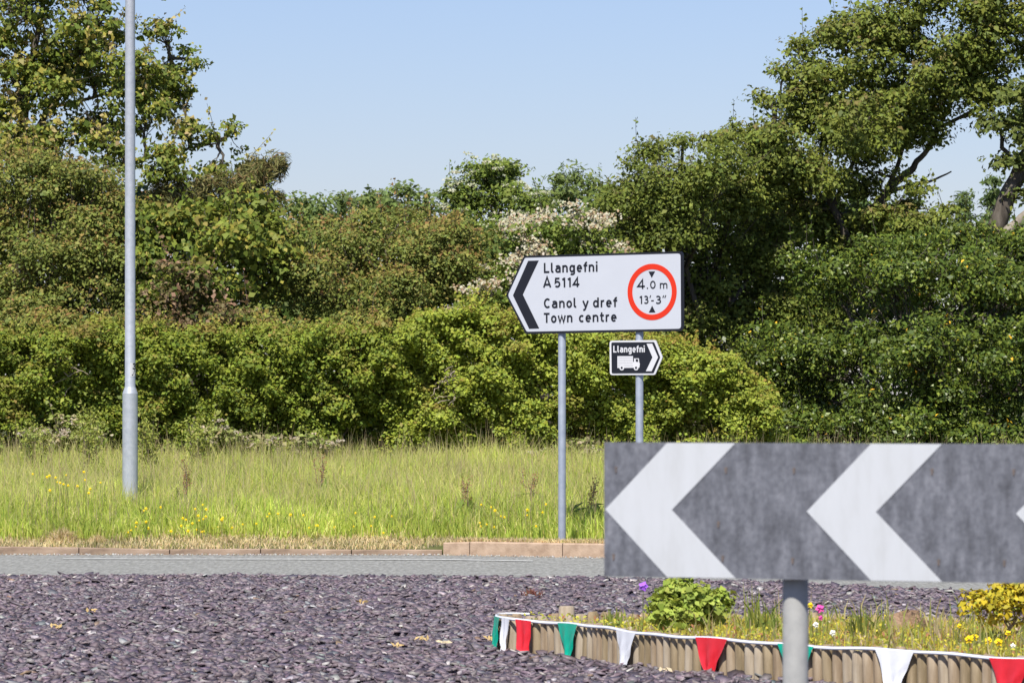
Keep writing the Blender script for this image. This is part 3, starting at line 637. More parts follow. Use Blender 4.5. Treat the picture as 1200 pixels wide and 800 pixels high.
def plant(name, label, cat, base, lobes, pal, L=0.065, asp=0.62, cover=5.0, trunk_r=0.10, stems=None, mat='leaf', group=None, twigs=0.35, limb=True, bark='bark', blossom=None, bcol=None, stem_name='trunk', extra=None, **kw):
    base = np.asarray(base, float)
    t = thing(name, base, label, cat, group)
    SPRAY.clear(); v, f, col, cl, lc, bp_ = crown(lobes, pal, L, asp, cover, blossom=blossom, **kw); NLEAF[0] += len(f)
    link('crown', mesh_np('crown', v-base, [f], col), M[mat], t)
    T = Tubes(); nodes = []
    if stems is None:
        top = lc.mean(0); top[2] = base[2]+(top[2]-base[2])*0.45
        stems = [[base, base*0.4+top*0.6+np.array([U(-.1, .1), 0, 0]), top]]; rad = [(trunk_r, trunk_r*0.6)]
    else: rad = [s[1] for s in stems]; stems = [s[0] for s in stems]
    for st, (r0, r1) in zip(stems, rad):
        st = np.array(st, float); s = np.linspace(0, len(st)-1, (len(st)-1)*4+1); pp = np.stack([np.interp(s, np.arange(len(st)), st[:, c]) for c in range(3)], 1)
        ker = np.array([.25, .5, .25]); q = pp.copy()
        for c in range(3): q[1:-1, c] = np.convolve(pp[:, c], ker, 'valid')
        q[1:-1] += rng.normal(size=(len(q)-2, 3))*r0*0.07
        T.add(q, np.linspace(r0, r1, len(q)), 8); nodes.append(q)
    nodes = np.concatenate(nodes)
    if limb:
        for c in lc:
            d = np.linalg.norm((nodes-c)*np.array([1, 0.7, 1.0]), axis=1)+np.clip(nodes[:, 2]-c[2], 0, None)*2; k = d.argmin()
            lp_ = T.limb(nodes[k], c, trunk_r*0.38, trunk_r*0.14, 6, 0.07, 5)
            dd = np.linalg.norm(cl-c, axis=1); near = np.where(dd < np.percentile(dd, 45))[0] if len(lc) == 1 else np.where(np.argmin(np.linalg.norm(cl[:, None]-lc[None], axis=2), 1) == np.where((lc == c).all(1))[0][0])[0]
            for m in near:
                if U(0, 1) < twigs: T.limb(lp_[int(rng.integers(2, 6))], cl[m], trunk_r*0.10, 0.004, 4, 0.08, 3)
    for a_, b_ in (np.concatenate(SPRAY) if SPRAY else []): T.add([a_, a_*0.5+b_*0.5+rng.normal(size=3)*0.012, b_], [0.006, 0.004, 0.0025], 3)
    link(stem_name, T.mesh(stem_name, base), M[bark], t)
    if bp_ is not None:
        nb = len(bp_); per = 26; k = np.repeat(np.arange(nb), per); o = rng.normal(size=(nb*per, 3))*np.array([1, 1, 0.35])*blossom[1]
        n = rng.normal(size=o.shape)*0.4; n[:, 2] += 0.5; n[:, 1] -= 0.6
        v, f = leaf_geo(bp_[k]+o, n, blossom[2]*U(0.6, 1.2, len(o)), blossom[2]*0.8, 0.1)
        link('blossom', mesh_np('blossom', v-base, [f], np.repeat(pick(bcol, len(o), 0.1), 4, 0)), M['petal'], t)
    return t
def gz(px, D): x = (px-600)*D/F; return np.array([x, D, float(verge_z(x, D))])

GAIN = 1.9
def pick_g(p): return [(w, tuple(min(0.9, c*GAIN) for c in col)) for w, col in p]
OLIVE = [(4, (0.090, 0.108, 0.022)), (3, (0.115, 0.130, 0.026)), (2, (0.068, 0.088, 0.020)), (1, (0.150, 0.135, 0.035))]
REDTIP = [(2, (0.140, 0.082, 0.030)), (2, (0.155, 0.115, 0.032)), (2, (0.165, 0.140, 0.036))]
MID = [(4, (0.080, 0.108, 0.019)), (3, (0.105, 0.132, 0.023)), (2, (0.058, 0.084, 0.017))]
LIME = [(4, (0.142, 0.172, 0.022)), (3, (0.175, 0.198, 0.026)), (2, (0.105, 0.138, 0.022))]
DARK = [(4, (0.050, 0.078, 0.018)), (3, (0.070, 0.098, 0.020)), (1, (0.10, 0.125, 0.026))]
SYC = [(4, (0.080, 0.104, 0.016)), (3, (0.112, 0.130, 0.020)), (2.4, (0.055, 0.076, 0.013)), (1.2, (0.185, 0.165, 0.030))]
HOLLY = [(5, (0.038, 0.058, 0.009)), (3, (0.060, 0.082, 0.012)), (2, (0.100, 0.122, 0.017)), (0.05, (0.42, 0.25, 0.02))]
FAR = [(4, (0.074, 0.102, 0.026)), (3, (0.100, 0.126, 0.032)), (2, (0.055, 0.080, 0.024))]
CREAM = [(3, (0.52, 0.47, 0.31)), (2, (0.60, 0.57, 0.43)), (1.5, (0.44, 0.31, 0.19))]
WHITE = [(3, (0.46, 0.48, 0.30)), (2, (0.58, 0.58, 0.42))]

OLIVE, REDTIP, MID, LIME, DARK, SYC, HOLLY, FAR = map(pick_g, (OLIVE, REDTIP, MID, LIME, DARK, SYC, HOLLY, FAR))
# left: tall loose sycamore against the sky
D0 = 67.0
syc = [(30, 20, 70, 48, D0, 1.0), (112, 25, 55, 50, D0, 1.0), (62, 98, 75, 45, D0, 1.1), (150, 92, 48, 42, D0-0.6, 0.8), (196, 50, 30, 22, D0, 0.5), (200, 92, 30, 22, D0, 0.5), (222, 112, 20, 20, D0, 0.35),
       (165, 140, 45, 30, D0-0.5, 0.8), (5, 150, 55, 40, D0, 1.0), (60, -50, 90, 45, D0, 1.2), (150, -35, 50, 35, D0, 0.9), (-60, 50, 60, 80, D0, 1.0), (222, 165, 28, 20, D0-0.8, 0.5), (258, 165, 22, 16, D0-0.8, 0.35), (276, 152, 14, 9, D0-0.8, 0.25), (200, 190, 45, 28, D0-1, 0.8), (262, 195, 24, 18, D0-0.9, 0.4), (70, 165, 55, 28, D0, 0.9), (225, 70, 12, 12, D0, 0.3), (120, 150, 45, 32, D0-.4, 0.8), (95, 60, 50, 40, D0, 0.9), (185, 115, 34, 26, D0, 0.6), (20, 100, 50, 35, D0, 0.9), (60, 185, 60, 28, D0-.8, 0.9), (135, 178, 40, 28, D0-.8, 0.8), (0, 185, 50, 30, D0-.8, 0.9), (110, 95, 40, 30, D0, 0.7)]
g = gz(20, D0)
plant('sycamore_tree', 'tall open sycamore with yellowish flower tassels rising at far left of hedge', 'tree', g, syc, SYC, L=0.070, asp=0.75, cover=2.7, clump_r=(0.10, 0.22), per=26, fill=0.06, twigs=0.8, trunk_r=0.09,
      stems=[([g, P(22, 300, D0), P(24, 200, D0), P(30, 110, D0), P(50, 10, D0), P(60, -60, D0)], (0.12, 0.02)), ([P(24, 220, D0), P(8, 150, D0), P(-20, 60, D0)], (0.07, 0.02)), ([P(24, 215, D0), P(42, 150, D0), P(95, 80, D0), P(120, 20, D0), P(140, -30, D0)], (0.06, 0.012)), ([P(60, 125, D0), P(110, 115, D0), P(160, 95, D0-.4), P(200, 70, D0)], (0.03, 0.01)), ([P(30, 240, D0), P(110, 200, D0-.5), P(190, 180, D0-.8), P(255, 168, D0-.8)], (0.04, 0.01))],
      tip=(0.6, [(2, (0.36, 0.32, 0.07)), (1, (0.42, 0.34, 0.15))]), tdrop=0.7, up=0.4, shell=2.2)
# pine
Dp = 66.0; g = gz(232, Dp)
PINE = [(4, (0.095, 0.095, 0.030)), (3, (0.125, 0.110, 0.038)), (2, (0.07, 0.075, 0.026)), (1, (0.16, 0.11, 0.05))]
plant('pine_tree', 'brownish green pine bough jutting right from behind the sycamore', 'tree', g, [(306, 205, 32, 17, Dp, 0.5), (325, 195, 15, 12, Dp, 0.3), (300, 200, 26, 16, Dp, 0.4), (276, 214, 36, 24, Dp, 0.6), (240, 228, 36, 24, Dp, 0.7), (292, 236, 38, 14, Dp, 0.5), (218, 256, 44, 22, Dp, 0.7), (265, 258, 36, 14, Dp, 0.6), (200, 225, 30, 25, Dp, 0.7)],
      pick_g(PINE), L=0.11, asp=0.14, cover=4.5, clump_r=(0.10, 0.2), per=80, flat_=0.8, fill=0.35, twigs=0.8, trunk_r=0.12, up=0.1, shell=1.6, sprays=0.4,
      stems=[([g, P(225, 300, Dp), P(228, 240, Dp), P(245, 200, Dp)], (0.10, 0.03)), ([P(228, 262, Dp), P(262, 240, Dp), P(300, 222, Dp), P(322, 205, Dp)], (0.045, 0.015))])
# left hawthorn
D1 = 63.0
plant('hawthorn_bush', 'broad olive hawthorn with rusty shoot tips left of lamp post', 'bush', gz(60, D1), [(20, 232, 75, 46, D1, 1.2), (112, 215, 52, 36, D1, 1.0), (60, 300, 85, 55, D1-.6, 1.2), (-50, 270, 60, 90, D1, 1.2), (128, 290, 45, 62, D1-.5, 1.0), (60, 350, 90, 45, D1-.8, 1.1), (-50, 360, 60, 60, D1-.7, 1.1), (148, 340, 40, 45, D1-.7, 0.9), (55, 200, 40, 25, D1, 0.8)]+[(x_, 380+6*math.sin(x_*.07), 34, 13, 60.6, 0.4) for x_ in range(-60, 180, 50)],
      OLIVE, L=0.050, cover=4.4, tip=(0.75, REDTIP), per=60)
# sycamore sapling
D2 = 62.4
plant('sycamore_sapling', 'bright green broad-leaved sycamore sapling right of lamp post', 'bush', gz(245, D2), [(200, 272, 40, 34, D2, 0.8), (258, 290, 50, 44, D2-.4, 0.9), (298, 268, 30, 34, D2, 0.7), (228, 340, 66, 40, D2-.7, 0.9), (306, 330, 46, 50, D2-.4, 0.9), (182, 318, 30, 56, D2-.3, 0.8), (240, 245, 30, 18, D2, 0.5)],
      SYC, L=0.082, asp=0.75, cover=5, per=32, clump_r=(0.16, 0.30), tip=(0.3, [(1, (0.25, 0.21, 0.05))]), tdrop=0.5, up=0.4)
# reddish brown dead-headed elder patch in front of the sapling
plant('dead_flower_bramble', 'straggly bramble with faded pinkish brown flower heads above the left hedge', 'bush', gz(215, 61.0), [(205, 350, 38, 36, 61.0, 0.5), (190, 380, 40, 18, 60.8, 0.5), (255, 375, 45, 20, 60.6, 0.5), (300, 380, 34, 12, 60.5, 0.4)],
      [(3, (0.14, 0.115, 0.04)), (2, (0.20, 0.135, 0.07)), (2, (0.085, 0.115, 0.025))], L=0.06, cover=3.0, tip=(0.7, [(1, (0.32, 0.20, 0.12))]), trunk_r=0.05)
# central reddish hawthorn
D3 = 63.5
plant('hawthorn_bush', 'wide reddish-tipped hawthorn in the middle above the clipped hedge', 'bush', gz(455, D3), [(420, 292, 62, 40, D3, 1.0), (500, 300, 62, 44, D3-.3, 1.1), (468, 262, 46, 24, D3, 0.8), (380, 340, 56, 50, D3-.6, 1.0), (460, 350, 85, 45, D3-.8, 1.1), (548, 325, 42, 38, D3-.5, 0.9), (352, 292, 24, 34, D3, 0.7), (556, 292, 30, 24, D3, 0.7), (430, 255, 20, 12, D3, 0.5), (525, 268, 26, 15, D3, 0.6)]+[(x_, 381+6*math.sin(x_*.06), 34, 13, 60.6, 0.4) for x_ in range(300, 480, 50)],
      OLIVE, L=0.048, cover=4.4, tip=(0.85, REDTIP), per=60)
# far trees on the skyline
for k, (nm, lab, lbs, D) in enumerate([
    ('distant_tree', 'small blue-green distant tree right of the pine bough', [(372, 242, 20, 15, 98, 1.0), (348, 247, 20, 14, 98, 1.0), (362, 258, 40, 15, 98, 1.2)], 98),
    ('distant_tree', 'narrow distant tree with rounded top on the skyline left of centre', [(404, 236, 15, 15, 101, 0.8), (406, 252, 24, 14, 101, 1.0)], 101),
    ('distant_tree', 'broad distant dark green tree on skyline behind the reddish hawthorn', [(448, 232, 24, 14, 95, 1.0), (482, 227, 15, 13, 95, 0.8), (465, 246, 45, 16, 95, 1.3), (430, 240, 18, 12, 95, 0.8), (505, 246, 20, 16, 95, 1.0)], 95)]):
    plant(nm, lab, 'tree', gz(lbs[0][0], D), lbs, FAR, L=0.10, cover=4.5, clump_r=(0.2, 0.38), per=45, group='trees on the skyline', trunk_r=0.15, sprays=0.3)
# elder with pale flower heads
D4 = 74.0
plant('elder_tree', 'rounded elder with domed top and creamy white flower heads on the skyline', 'tree', gz(580, D4), [(576, 240, 42, 32, D4, 1.0), (582, 197, 24, 13, D4, 0.5, 2.2), (562, 202, 12, 11, D4, 0.3, 2.2), (598, 200, 10, 10, D4, 0.3, 2.0), (585, 215, 28, 14, D4, 0.6), (536, 240, 24, 22, D4, 0.7), (616, 246, 26, 20, D4, 0.7), (600, 272, 45, 22, D4-.4, 0.9), (556, 268, 28, 24, D4-.4, 0.8)],
      MID, L=0.065, cover=4.6, sprays=0.5, per=45, blossom=(0.55, 0.040, 0.040), bcol=WHITE)
D5 = 82.0
plant('ash_tree', 'thin wispy ash on skyline above the left of the big sign', 'tree', gz(665, D5), [(662, 226, 26, 16, D5, 0.7), (676, 206, 9, 12, D5, 0.3), (640, 234, 18, 12, D5, 0.6), (692, 228, 18, 14, D5, 0.6), (655, 209, 5, 8, D5, 0.2), (690, 215, 8, 5, D5, 0.2), (668, 245, 40, 16, D5, 0.9)],
      FAR, L=0.10, asp=0.3, cover=3.2, per=40)
# blossoming hawthorn behind the sign
D6 = 62.6
plant('blossoming_hawthorn', 'hawthorn covered in fading cream blossom just above the big sign', 'bush', gz(650, D6), [(650, 280, 36, 24, D6, 0.7), (622, 292, 26, 22, D6, 0.6), (684, 290, 26, 22, D6, 0.6), (596, 320, 25, 28, D6-.4, 0.6), (660, 330, 60, 40, D6, 0.9), (580, 356, 26, 20, D6-.8, 0.6)],
      MID, L=0.062, cover=4.6, per=50, blossom=(1.5, 0.08, 0.05), bcol=CREAM)
# bushy tree right of the sign
D7 = 64.0
plant('field_maple_tree', 'dense dark olive tree right of and behind the big sign', 'tree', gz(820, D7), [(762, 212, 42, 40, D7-.5, 1.0), (722, 252, 34, 38, D7, 0.9), (790, 250, 56, 56, D7-.4, 1.2), (838, 192, 40, 30, D7-.9, 0.9), (730, 310, 46, 44, D7-.3, 1.0), (820, 305, 66, 56, D7+.5, 1.0), (855, 250, 50, 50, D7+.6, 0.9), (868, 355, 60, 60, D7+1.2, 0.8), (765, 178, 18, 14, D7, 0.5), (800, 168, 12, 10, D7, 0.4), (905, 300, 60, 56, D7+1.1, 0.8), (930, 380, 60, 60, D7+1.4, 0.8), (810, 390, 60, 50, D7+.3, 0.9), (740, 370, 40, 40, D7, 0.9)],
      pick_g([(4, (0.082, 0.102, 0.018)), (3, (0.105, 0.122, 0.022)), (2, (0.060, 0.080, 0.016))]), L=0.056, cover=4.4, tip=(0.4, [(1, (0.17, 0.15, 0.05))]), per=60, trunk_r=0.14)
# big windswept tree
D8 = 66.0; g = gz(985, D8)
big = [(918, 182, 46, 38, D8-1.6, 1.0), (897, 150, 22, 18, D8, 0.6), (962, 105, 44, 38, D8, 1.0), (938, 62, 20, 17, D8, 0.5), (918, 92, 20, 10, D8, 0.5), (1010, 82, 52, 44, D8, 1.1), (1062, 35, 44, 34, D8, 1.0), (1002, 150, 50, 36, D8-1.1, 1.0), (1060, 118, 54, 38, D8, 1.1), (1118, 66, 54, 40, D8, 1.1), (1160, 98, 40, 30, D8, 0.9), (1180, 30, 50, 40, D8, 1.0), (1092, 158, 26, 12, D8, 0.6), (1132, 112, 34, 26, D8, 0.8), (1160, 138, 10, 12, D8, 0.3), (1042, -15, 22, 20, D8, 0.6), (1110, -20, 60, 30, D8, 1.0), (1200, -40, 60, 45, D8, 1.0), (962, 212, 36, 30, D8-.8, 0.9), (930, 242, 48, 36, D8+.7, 0.8), (1240, 80, 50, 60, D8, 1.0), (1062, 268, 46, 22, D8-1, 0.9), (985, 285, 60, 32, D8+.9, 0.8), (1075, 218, 16, 10, D8-.5, 0.4), (895, 200, 36, 28, D8-1.6, 0.8), (1020, 190, 20, 14, D8+.4, 0.4), (905, 122, 24, 18, D8, 0.6), (960, 160, 45, 38, D8-.2, 0.9), (985, 55, 40, 30, D8, 0.8), (1030, 55, 45, 35, D8, 0.9), (1090, 95, 50, 40, D8, 1.0), (880, 170, 30, 24, D8-1.4, 0.7), (988, 215, 36, 26, D8-.3, 0.8), (1008, 172, 42, 26, D8, 0.8), (1042, 148, 40, 24, D8, 0.8), (1030, 268, 42, 18, D8-.8, 0.8), (1150, 60, 50, 40, D8, 1.0), (1000, 115, 45, 35, D8, 0.9), (950, 130, 40, 30, D8-.3, 0.8), (940, 205, 50, 36, D8-1.5, 0.9), (985, 255, 55, 36, D8+.7, 0.8), (1040, 282, 60, 24, D8-.8, 0.9), (900, 250, 50, 45, D8+.6, 0.8), (1010, 215, 26, 16, D8+.3, 0.4), (870, 215, 40, 30, D8-1.7, 0.8), (1100, 262, 40, 14, D8-.8, 0.7), (1150, 284, 60, 20, D8-.8, 0.9), (1090, 140, 44, 20, D8, 0.7), (850, 165, 30, 16, D8-.3, 0.6), (1180, 120, 40, 18, D8, 0.7), (1046, 166, 34, 18, D8-.4, 0.6), (1080, 146, 30, 16, D8-.3, 0.6), (1026, 202, 20, 14, D8, 0.4), (1066, 246, 30, 12, D8-.4, 0.5), (1012, 22, 28, 20, D8, 0.7), (1080, 8, 50, 30, D8, 1.0), (1140, 15, 50, 34, D8, 1.0), (1062, 258, 25, 18, D8-.8, 0.6)]
big = [b+(0.85,) for b in big]
plant('windswept_tree', 'large spreading windswept tree with bare forked limbs at upper right', 'tree', g, big, pick_g([(4, (0.088, 0.105, 0.018)), (3, (0.112, 0.128, 0.022)), (2, (0.062, 0.082, 0.016))]), L=0.064, asp=0.62, cover=4.4, per=46, clump_r=(0.13, 0.28), fill=0.10, twigs=0.75, trunk_r=0.07, tip=(0.4, [(1, (0.19, 0.155, 0.05))]), tdrop=0.3,
      stems=[([g, P(990, 330, D8), P(1005, 285, D8), P(1030, 238, D8), P(1050, 212, D8), P(1068, 200, D8), P(1074, 190, D8), P(1092, 170, D8), P(1118, 110, D8), P(1160, 60, D8)], (0.095, 0.016)), ([P(1032, 236, D8), P(1050, 200, D8), P(1062, 160, D8+.2), P(1058, 110, D8), P(1060, 40, D8)], (0.04, 0.012)),
             ([P(1000, 295, D8), P(975, 240, D8), P(960, 205, D8), P(966, 150, D8), P(985, 95, D8), P(1040, 20, D8)], (0.06, 0.014)), ([P(972, 235, D8), P(935, 215, D8), P(915, 185, D8), P(905, 150, D8)], (0.045, 0.012)), ([P(1040, 226, D8), P(1062, 218, D8), P(1090, 213, D8), P(1115, 201, D8)], (0.035, 0.010)), ([P(1020, 243, D8), P(1050, 243, D8), P(1078, 238, D8)], (0.045, 0.015)), ([P(975, 245, D8), P(1000, 190, D8+.2), P(1015, 150, D8), P(1010, 90, D8)], (0.04, 0.012)), ([P(1100, 150, D8), P(1150, 125, D8), P(1210, 115, D8)], (0.03, 0.012))])
# tree at the right edge with a leaning trunk
D9 = 65.0; g = gz(1150, D9)
plant('leaning_tree', 'tree at right edge with thick dark leaning trunk against sky', 'tree', g, [(1174, 196, 20, 13, D9, 0.5), (1190, 165, 22, 20, D9, 0.5), (1225, 135, 40, 40, D9, 0.9), (1250, 190, 40, 50, D9, 0.9), (1200, 225, 12, 12, D9, 0.3), (1195, 118, 34, 24, D9, 0.7), (1172, 150, 14, 12, D9, 0.4)], pick_g([(4, (0.060, 0.075, 0.018)), (2, (0.085, 0.10, 0.022))]), L=0.085, cover=3.2, per=40, fill=0.08, trunk_r=0.12,
      stems=[([g, P(1150, 330, D9), P(1168, 264, D9), P(1190, 208, D9), P(1215, 160, D9), P(1230, 120, D9)], (0.17, 0.08)), ([P(1200, 195, D9), P(1188, 190, D9), P(1172, 192, D9)], (0.04, 0.012))])
g = gz(1140, 64.6)
plant('fallen_limb_tree', 'pale bare trunk leaning low to the right at the right edge', 'tree', g, [(1262, 215, 30, 30, 64.6, 0.6)], OLIVE, L=0.08, cover=3.0, per=40, trunk_r=0.09, bark='pale_bark', stems=[([g, P(1150, 305, 64.6), P(1170, 281, 64.6), P(1185, 268, 64.6), P(1202, 254, 64.6), P(1245, 225, 64.6)], (0.10, 0.075))])
# distant conifers seen through the gap
for (px, top, bot, hw, D, lab) in ((1164, 204, 300, 30, 116, 'distant light green conifer seen in gap beneath the windswept tree'), (1128, 226, 300, 20, 122, 'smaller spire-topped distant conifer left of the larger conifer'), (1072, 222, 300, 24, 124, 'hazy pale distant conifer behind the forked limbs')):
    lobes = []
    for k in range(7): t = (k+0.6)/7; lobes.append((px+U(-2, 2), top+(bot-top)*t, 2.5+hw*t, (bot-top)/11, D, (1.5+hw*t)*D/F))
    plant('distant_conifer', lab, 'tree', gz(px, D), lobes, [(3, (0.125, 0.175, 0.05)), (2, (0.10, 0.15, 0.05))], L=0.14, asp=0.35, cover=4.0, per=40, clump_r=(0.12, 0.32), group='distant conifers', twigs=0.1, up=0.2)
# dark glossy evergreen on the right
DA = 61.5
plant('holly_bush', 'dark glossy evergreen bush filling the right side above the chevron board', 'bush', gz(1090, DA), [(960, 335, 46, 44, DA+1.2, 0.9), (1040, 330, 62, 46, DA+.3, 1.1), (1120, 330, 64, 50, DA+.2, 1.1), (1190, 330, 56, 52, DA+.2, 1.1), (985, 420, 66, 56, DA+.5, 1.0), (1080, 430, 74, 66, DA-.5, 1.2), (1170, 430, 66, 66, DA-.4, 1.2), (930, 465, 50, 50, DA+.6, 0.8), (1040, 505, 90, 44, DA-.7, 1.0), (1150, 505, 90, 44, DA-.7, 1.0), (1245, 400, 50, 110, DA, 1.1), (1100, 288, 70, 24, DA+.8, 0.9), (1190, 292, 50, 24, DA+.8, 0.9), (940, 520, 50, 30, DA-.3, 0.8), (1000, 545, 80, 30, DA-.7, 0.8), (1120, 548, 90, 30, DA-.7, 0.8), (880, 535, 50, 26, DA-.4, 0.7), (1230, 540, 60, 34, DA-.5, 0.8), (1320, 420, 60, 130, DA, 1.0), (1400, 440, 60, 110, DA, 1.0), (900, 420, 50, 50, DA+.8, 0.8)],
      HOLLY, L=0.062, asp=0.5, cover=4.2, per=50, mat='gloss_leaf', clump_r=(0.14, 0.27), up=0.45, trunk_r=0.12)
# dark undergrowth closing the view behind everything
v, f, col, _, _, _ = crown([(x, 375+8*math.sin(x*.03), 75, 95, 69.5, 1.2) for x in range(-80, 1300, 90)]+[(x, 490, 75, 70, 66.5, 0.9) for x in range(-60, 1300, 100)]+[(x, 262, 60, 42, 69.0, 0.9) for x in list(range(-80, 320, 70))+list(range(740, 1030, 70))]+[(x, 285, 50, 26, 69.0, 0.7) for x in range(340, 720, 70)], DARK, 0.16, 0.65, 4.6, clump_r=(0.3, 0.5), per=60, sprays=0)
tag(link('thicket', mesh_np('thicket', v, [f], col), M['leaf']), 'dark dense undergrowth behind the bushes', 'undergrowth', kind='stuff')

# clipped hedges in front
def hedge(name, label, px0, px1, Dm, top_f, depth, pal, n_per_m, tip=None, L=0.047, rough=0.16):
    x0 = (px0-600)*Dm/F; x1 = (px1-600)*Dm/F; base = gz((px0+px1)/2, Dm); Ln = x1-x0
    t = thing(name, base, label, 'hedge')
    nc = int(n_per_m*Ln*1.15); per = 66
    x = U(x0, x1, nc); zt = EYE+(HZ-top_f(x*F/Dm+600))*Dm/F; zg = base[2]-0.05
    kind = U(0, 1, nc); h = zt-zg
    yv = np.empty(nc); zv = np.empty(nc); nx = np.zeros((nc, 3))
    a = kind < 0.66; b = (kind >= 0.66) & (kind < 0.92); c = kind >= 0.92
    bul = lambda xx, zz: 0.24*lump(xx*0.9, zz*1.6, 1.3, 1.1)+0.40*lump(xx, zz*1.5, 2.7, 2.3)+0.12*lump(xx, zz*1.4, 6.1, 0.7)
    zv[a] = zg+h[a]*U(0, 1, a.sum()); zn = (zv[a]-zg)/h[a]; yv[a] = -depth/2+0.40*(1-zn)**1.6+0.25*np.clip(zn-0.75, 0, 1)+bul(x[a], zv[a])+np.abs(rng.normal(0, 0.13, a.sum())); nx[a] = (0, -1, 0.25)
    zv[b] = zt[b]-0.06+0.10*lump(x[b], x[b]*0.3+yv[b]*0, 2.0, 0.2)+rng.normal(0, 0.035, b.sum()); yv[b] = U(-depth/2+0.12, depth/2, b.sum()); nx[b] = (0, -0.2, 1)
    zv[c] = zg+h[c]*U(0.0, 0.95, c.sum()); yv[c] = U(-depth/2+0.3, depth/2, c.sum()); nx[c] = (0, 0, 0.6)
    hole = a & (lump(x*1.1, zv*1.9, 2.3, 5.1)+0.6*lump(x, zv*1.7, 5.2, 1.9) > 0.52) & (zv < zt-0.2); yv[hole] += 0.45
    cc = np.stack([x, Dm+depth/2+yv, zv], 1); k = np.repeat(np.arange(nc), per); cr = U(0.09, 0.20, nc)
    o = rdir(nc*per)*U(0, 1, (nc*per, 1))**0.45; p = cc[k]+o*cr[k][:, None]*np.array([1.3, 1, 0.7])
    n = o*0.4+nx[k]*0.35+rng.normal(size=p.shape)*0.40; n[:, 2] += 0.55; n[:, 1] -= 0.05
    col = pick(pal, len(p))*U(0.8, 1.2, nc)[k][:, None]
    rust = np.clip((lump(x*1.3, zv*1.5, 1.6, 7.3)-0.45)*3, 0, 0.75)[k][:, None]*(o[:, 2:3] > -0.2); col = col*(1-rust)+pick([(2, (0.25, 0.16, 0.05)), (1, (0.22, 0.19, 0.05))], len(p))*rust
    if tip is not None:
        w = (np.clip((o[:, 2]-0.2)*2, 0, 1)*(U(0, 1, nc) < tip[0])[k])[:, None]; col = col*(1-w)+pick(tip[1], len(col))*w
    # loose upright shoots along the top
    nsp = int(Ln*60); m_ = 15; xs_ = U(x0, x1, nsp); zs_ = EYE+(HZ-top_f(xs_*F/Dm+600))*Dm/F-0.06+0.10*lump(xs_, xs_*0.3, 2.0, 0.2)
    cs = np.stack([xs_, Dm+depth/2+U(-depth/2+0.05, depth/2, nsp), zs_], 1); dr = unit(np.stack([rng.normal(0, .3, nsp), rng.normal(-.1, .3, nsp), np.ones(nsp)], 1))
    tl = np.tile(np.linspace(0, 1, m_), nsp)[:, None]*np.repeat(U(0.10, 0.50, nsp)*(0.7+0.5*lump(xs_, xs_*0, 1.1, 3.0)), m_)[:, None]; ps_ = np.repeat(cs, m_, 0)+np.repeat(dr, m_, 0)*tl+rng.normal(size=(nsp*m_, 3))*0.02
    nn_ = rng.normal(size=ps_.shape)*0.5; nn_[:, 2] += 0.4; nn_[:, 1] -= 0.4
    p = np.concatenate([p, ps_]); n = np.concatenate([n, nn_]); col = np.concatenate([col, pick(tip[1] if tip else pal, len(ps_))*1.1])
    ll = L*np.clip(np.exp(rng.normal(-0.05, 0.32, len(p))), 0.45, 1.9); v, f = leaf_geo(p, n, ll, ll*0.66*U(0.8, 1.2, len(p)))
    NLEAF[0] += len(f); link('foliage', mesh_np('foliage', v-base, [f], np.repeat(col, 4, 0)), M['leaf'], t)
    T = Tubes()
    for s in np.arange(x0+0.2, x1, 0.33):
        yb_ = Dm+depth/2+U(-0.2, 0.2); zt_s = EYE+(HZ-top_f(s*F/Dm+600))*Dm/F
        for _ in range(4): T.limb((s, yb_, zg), (s+U(-.45, .45), Dm+depth/2+U(-depth/2+.02, .3), U(zg+0.5, zt_s-0.15)), 0.022, 0.006, 6, 0.09, 4)
    link('stems', T.mesh('stems', base), M['bark'], t)
    return t
hedge('clipped_hedge', 'long clipped green hedge with flat top behind lamp post', -110, 480, 59.0, lambda p: 390+5*np.sin(p*.041)+4*np.sin(p*.093+1)+3*np.sin(p*.21), 1.7, pick_g([(4, (0.104, 0.132, 0.016)), (3, (0.135, 0.155, 0.020)), (2, (0.068, 0.098, 0.014))]), 430, tip=(0.35, [(2, (0.27, 0.28, 0.05)), (1, (0.26, 0.19, 0.05))]))
hedge('clipped_hedge', 'brighter lime green hedge section behind the left post of the big sign', 462, 762, 58.9, lambda p: np.interp(p, [462, 485, 520, 560, 640, 762], [400, 375, 368, 362, 385, 398]), 1.9, LIME, 470, tip=(0.45, [(2, (0.32, 0.35, 0.05)), (1, (0.28, 0.22, 0.05))]))
hedge('clipped_hedge', 'ragged lime hedge end between the small black sign and the dark evergreen', 748, 905, 59.3, lambda p: np.interp(p, [748, 790, 850, 905], [398, 405, 420, 462]), 1.5, LIME, 430, tip=(0.5, [(2, (0.32, 0.32, 0.05)), (1, (0.30, 0.20, 0.05))]))

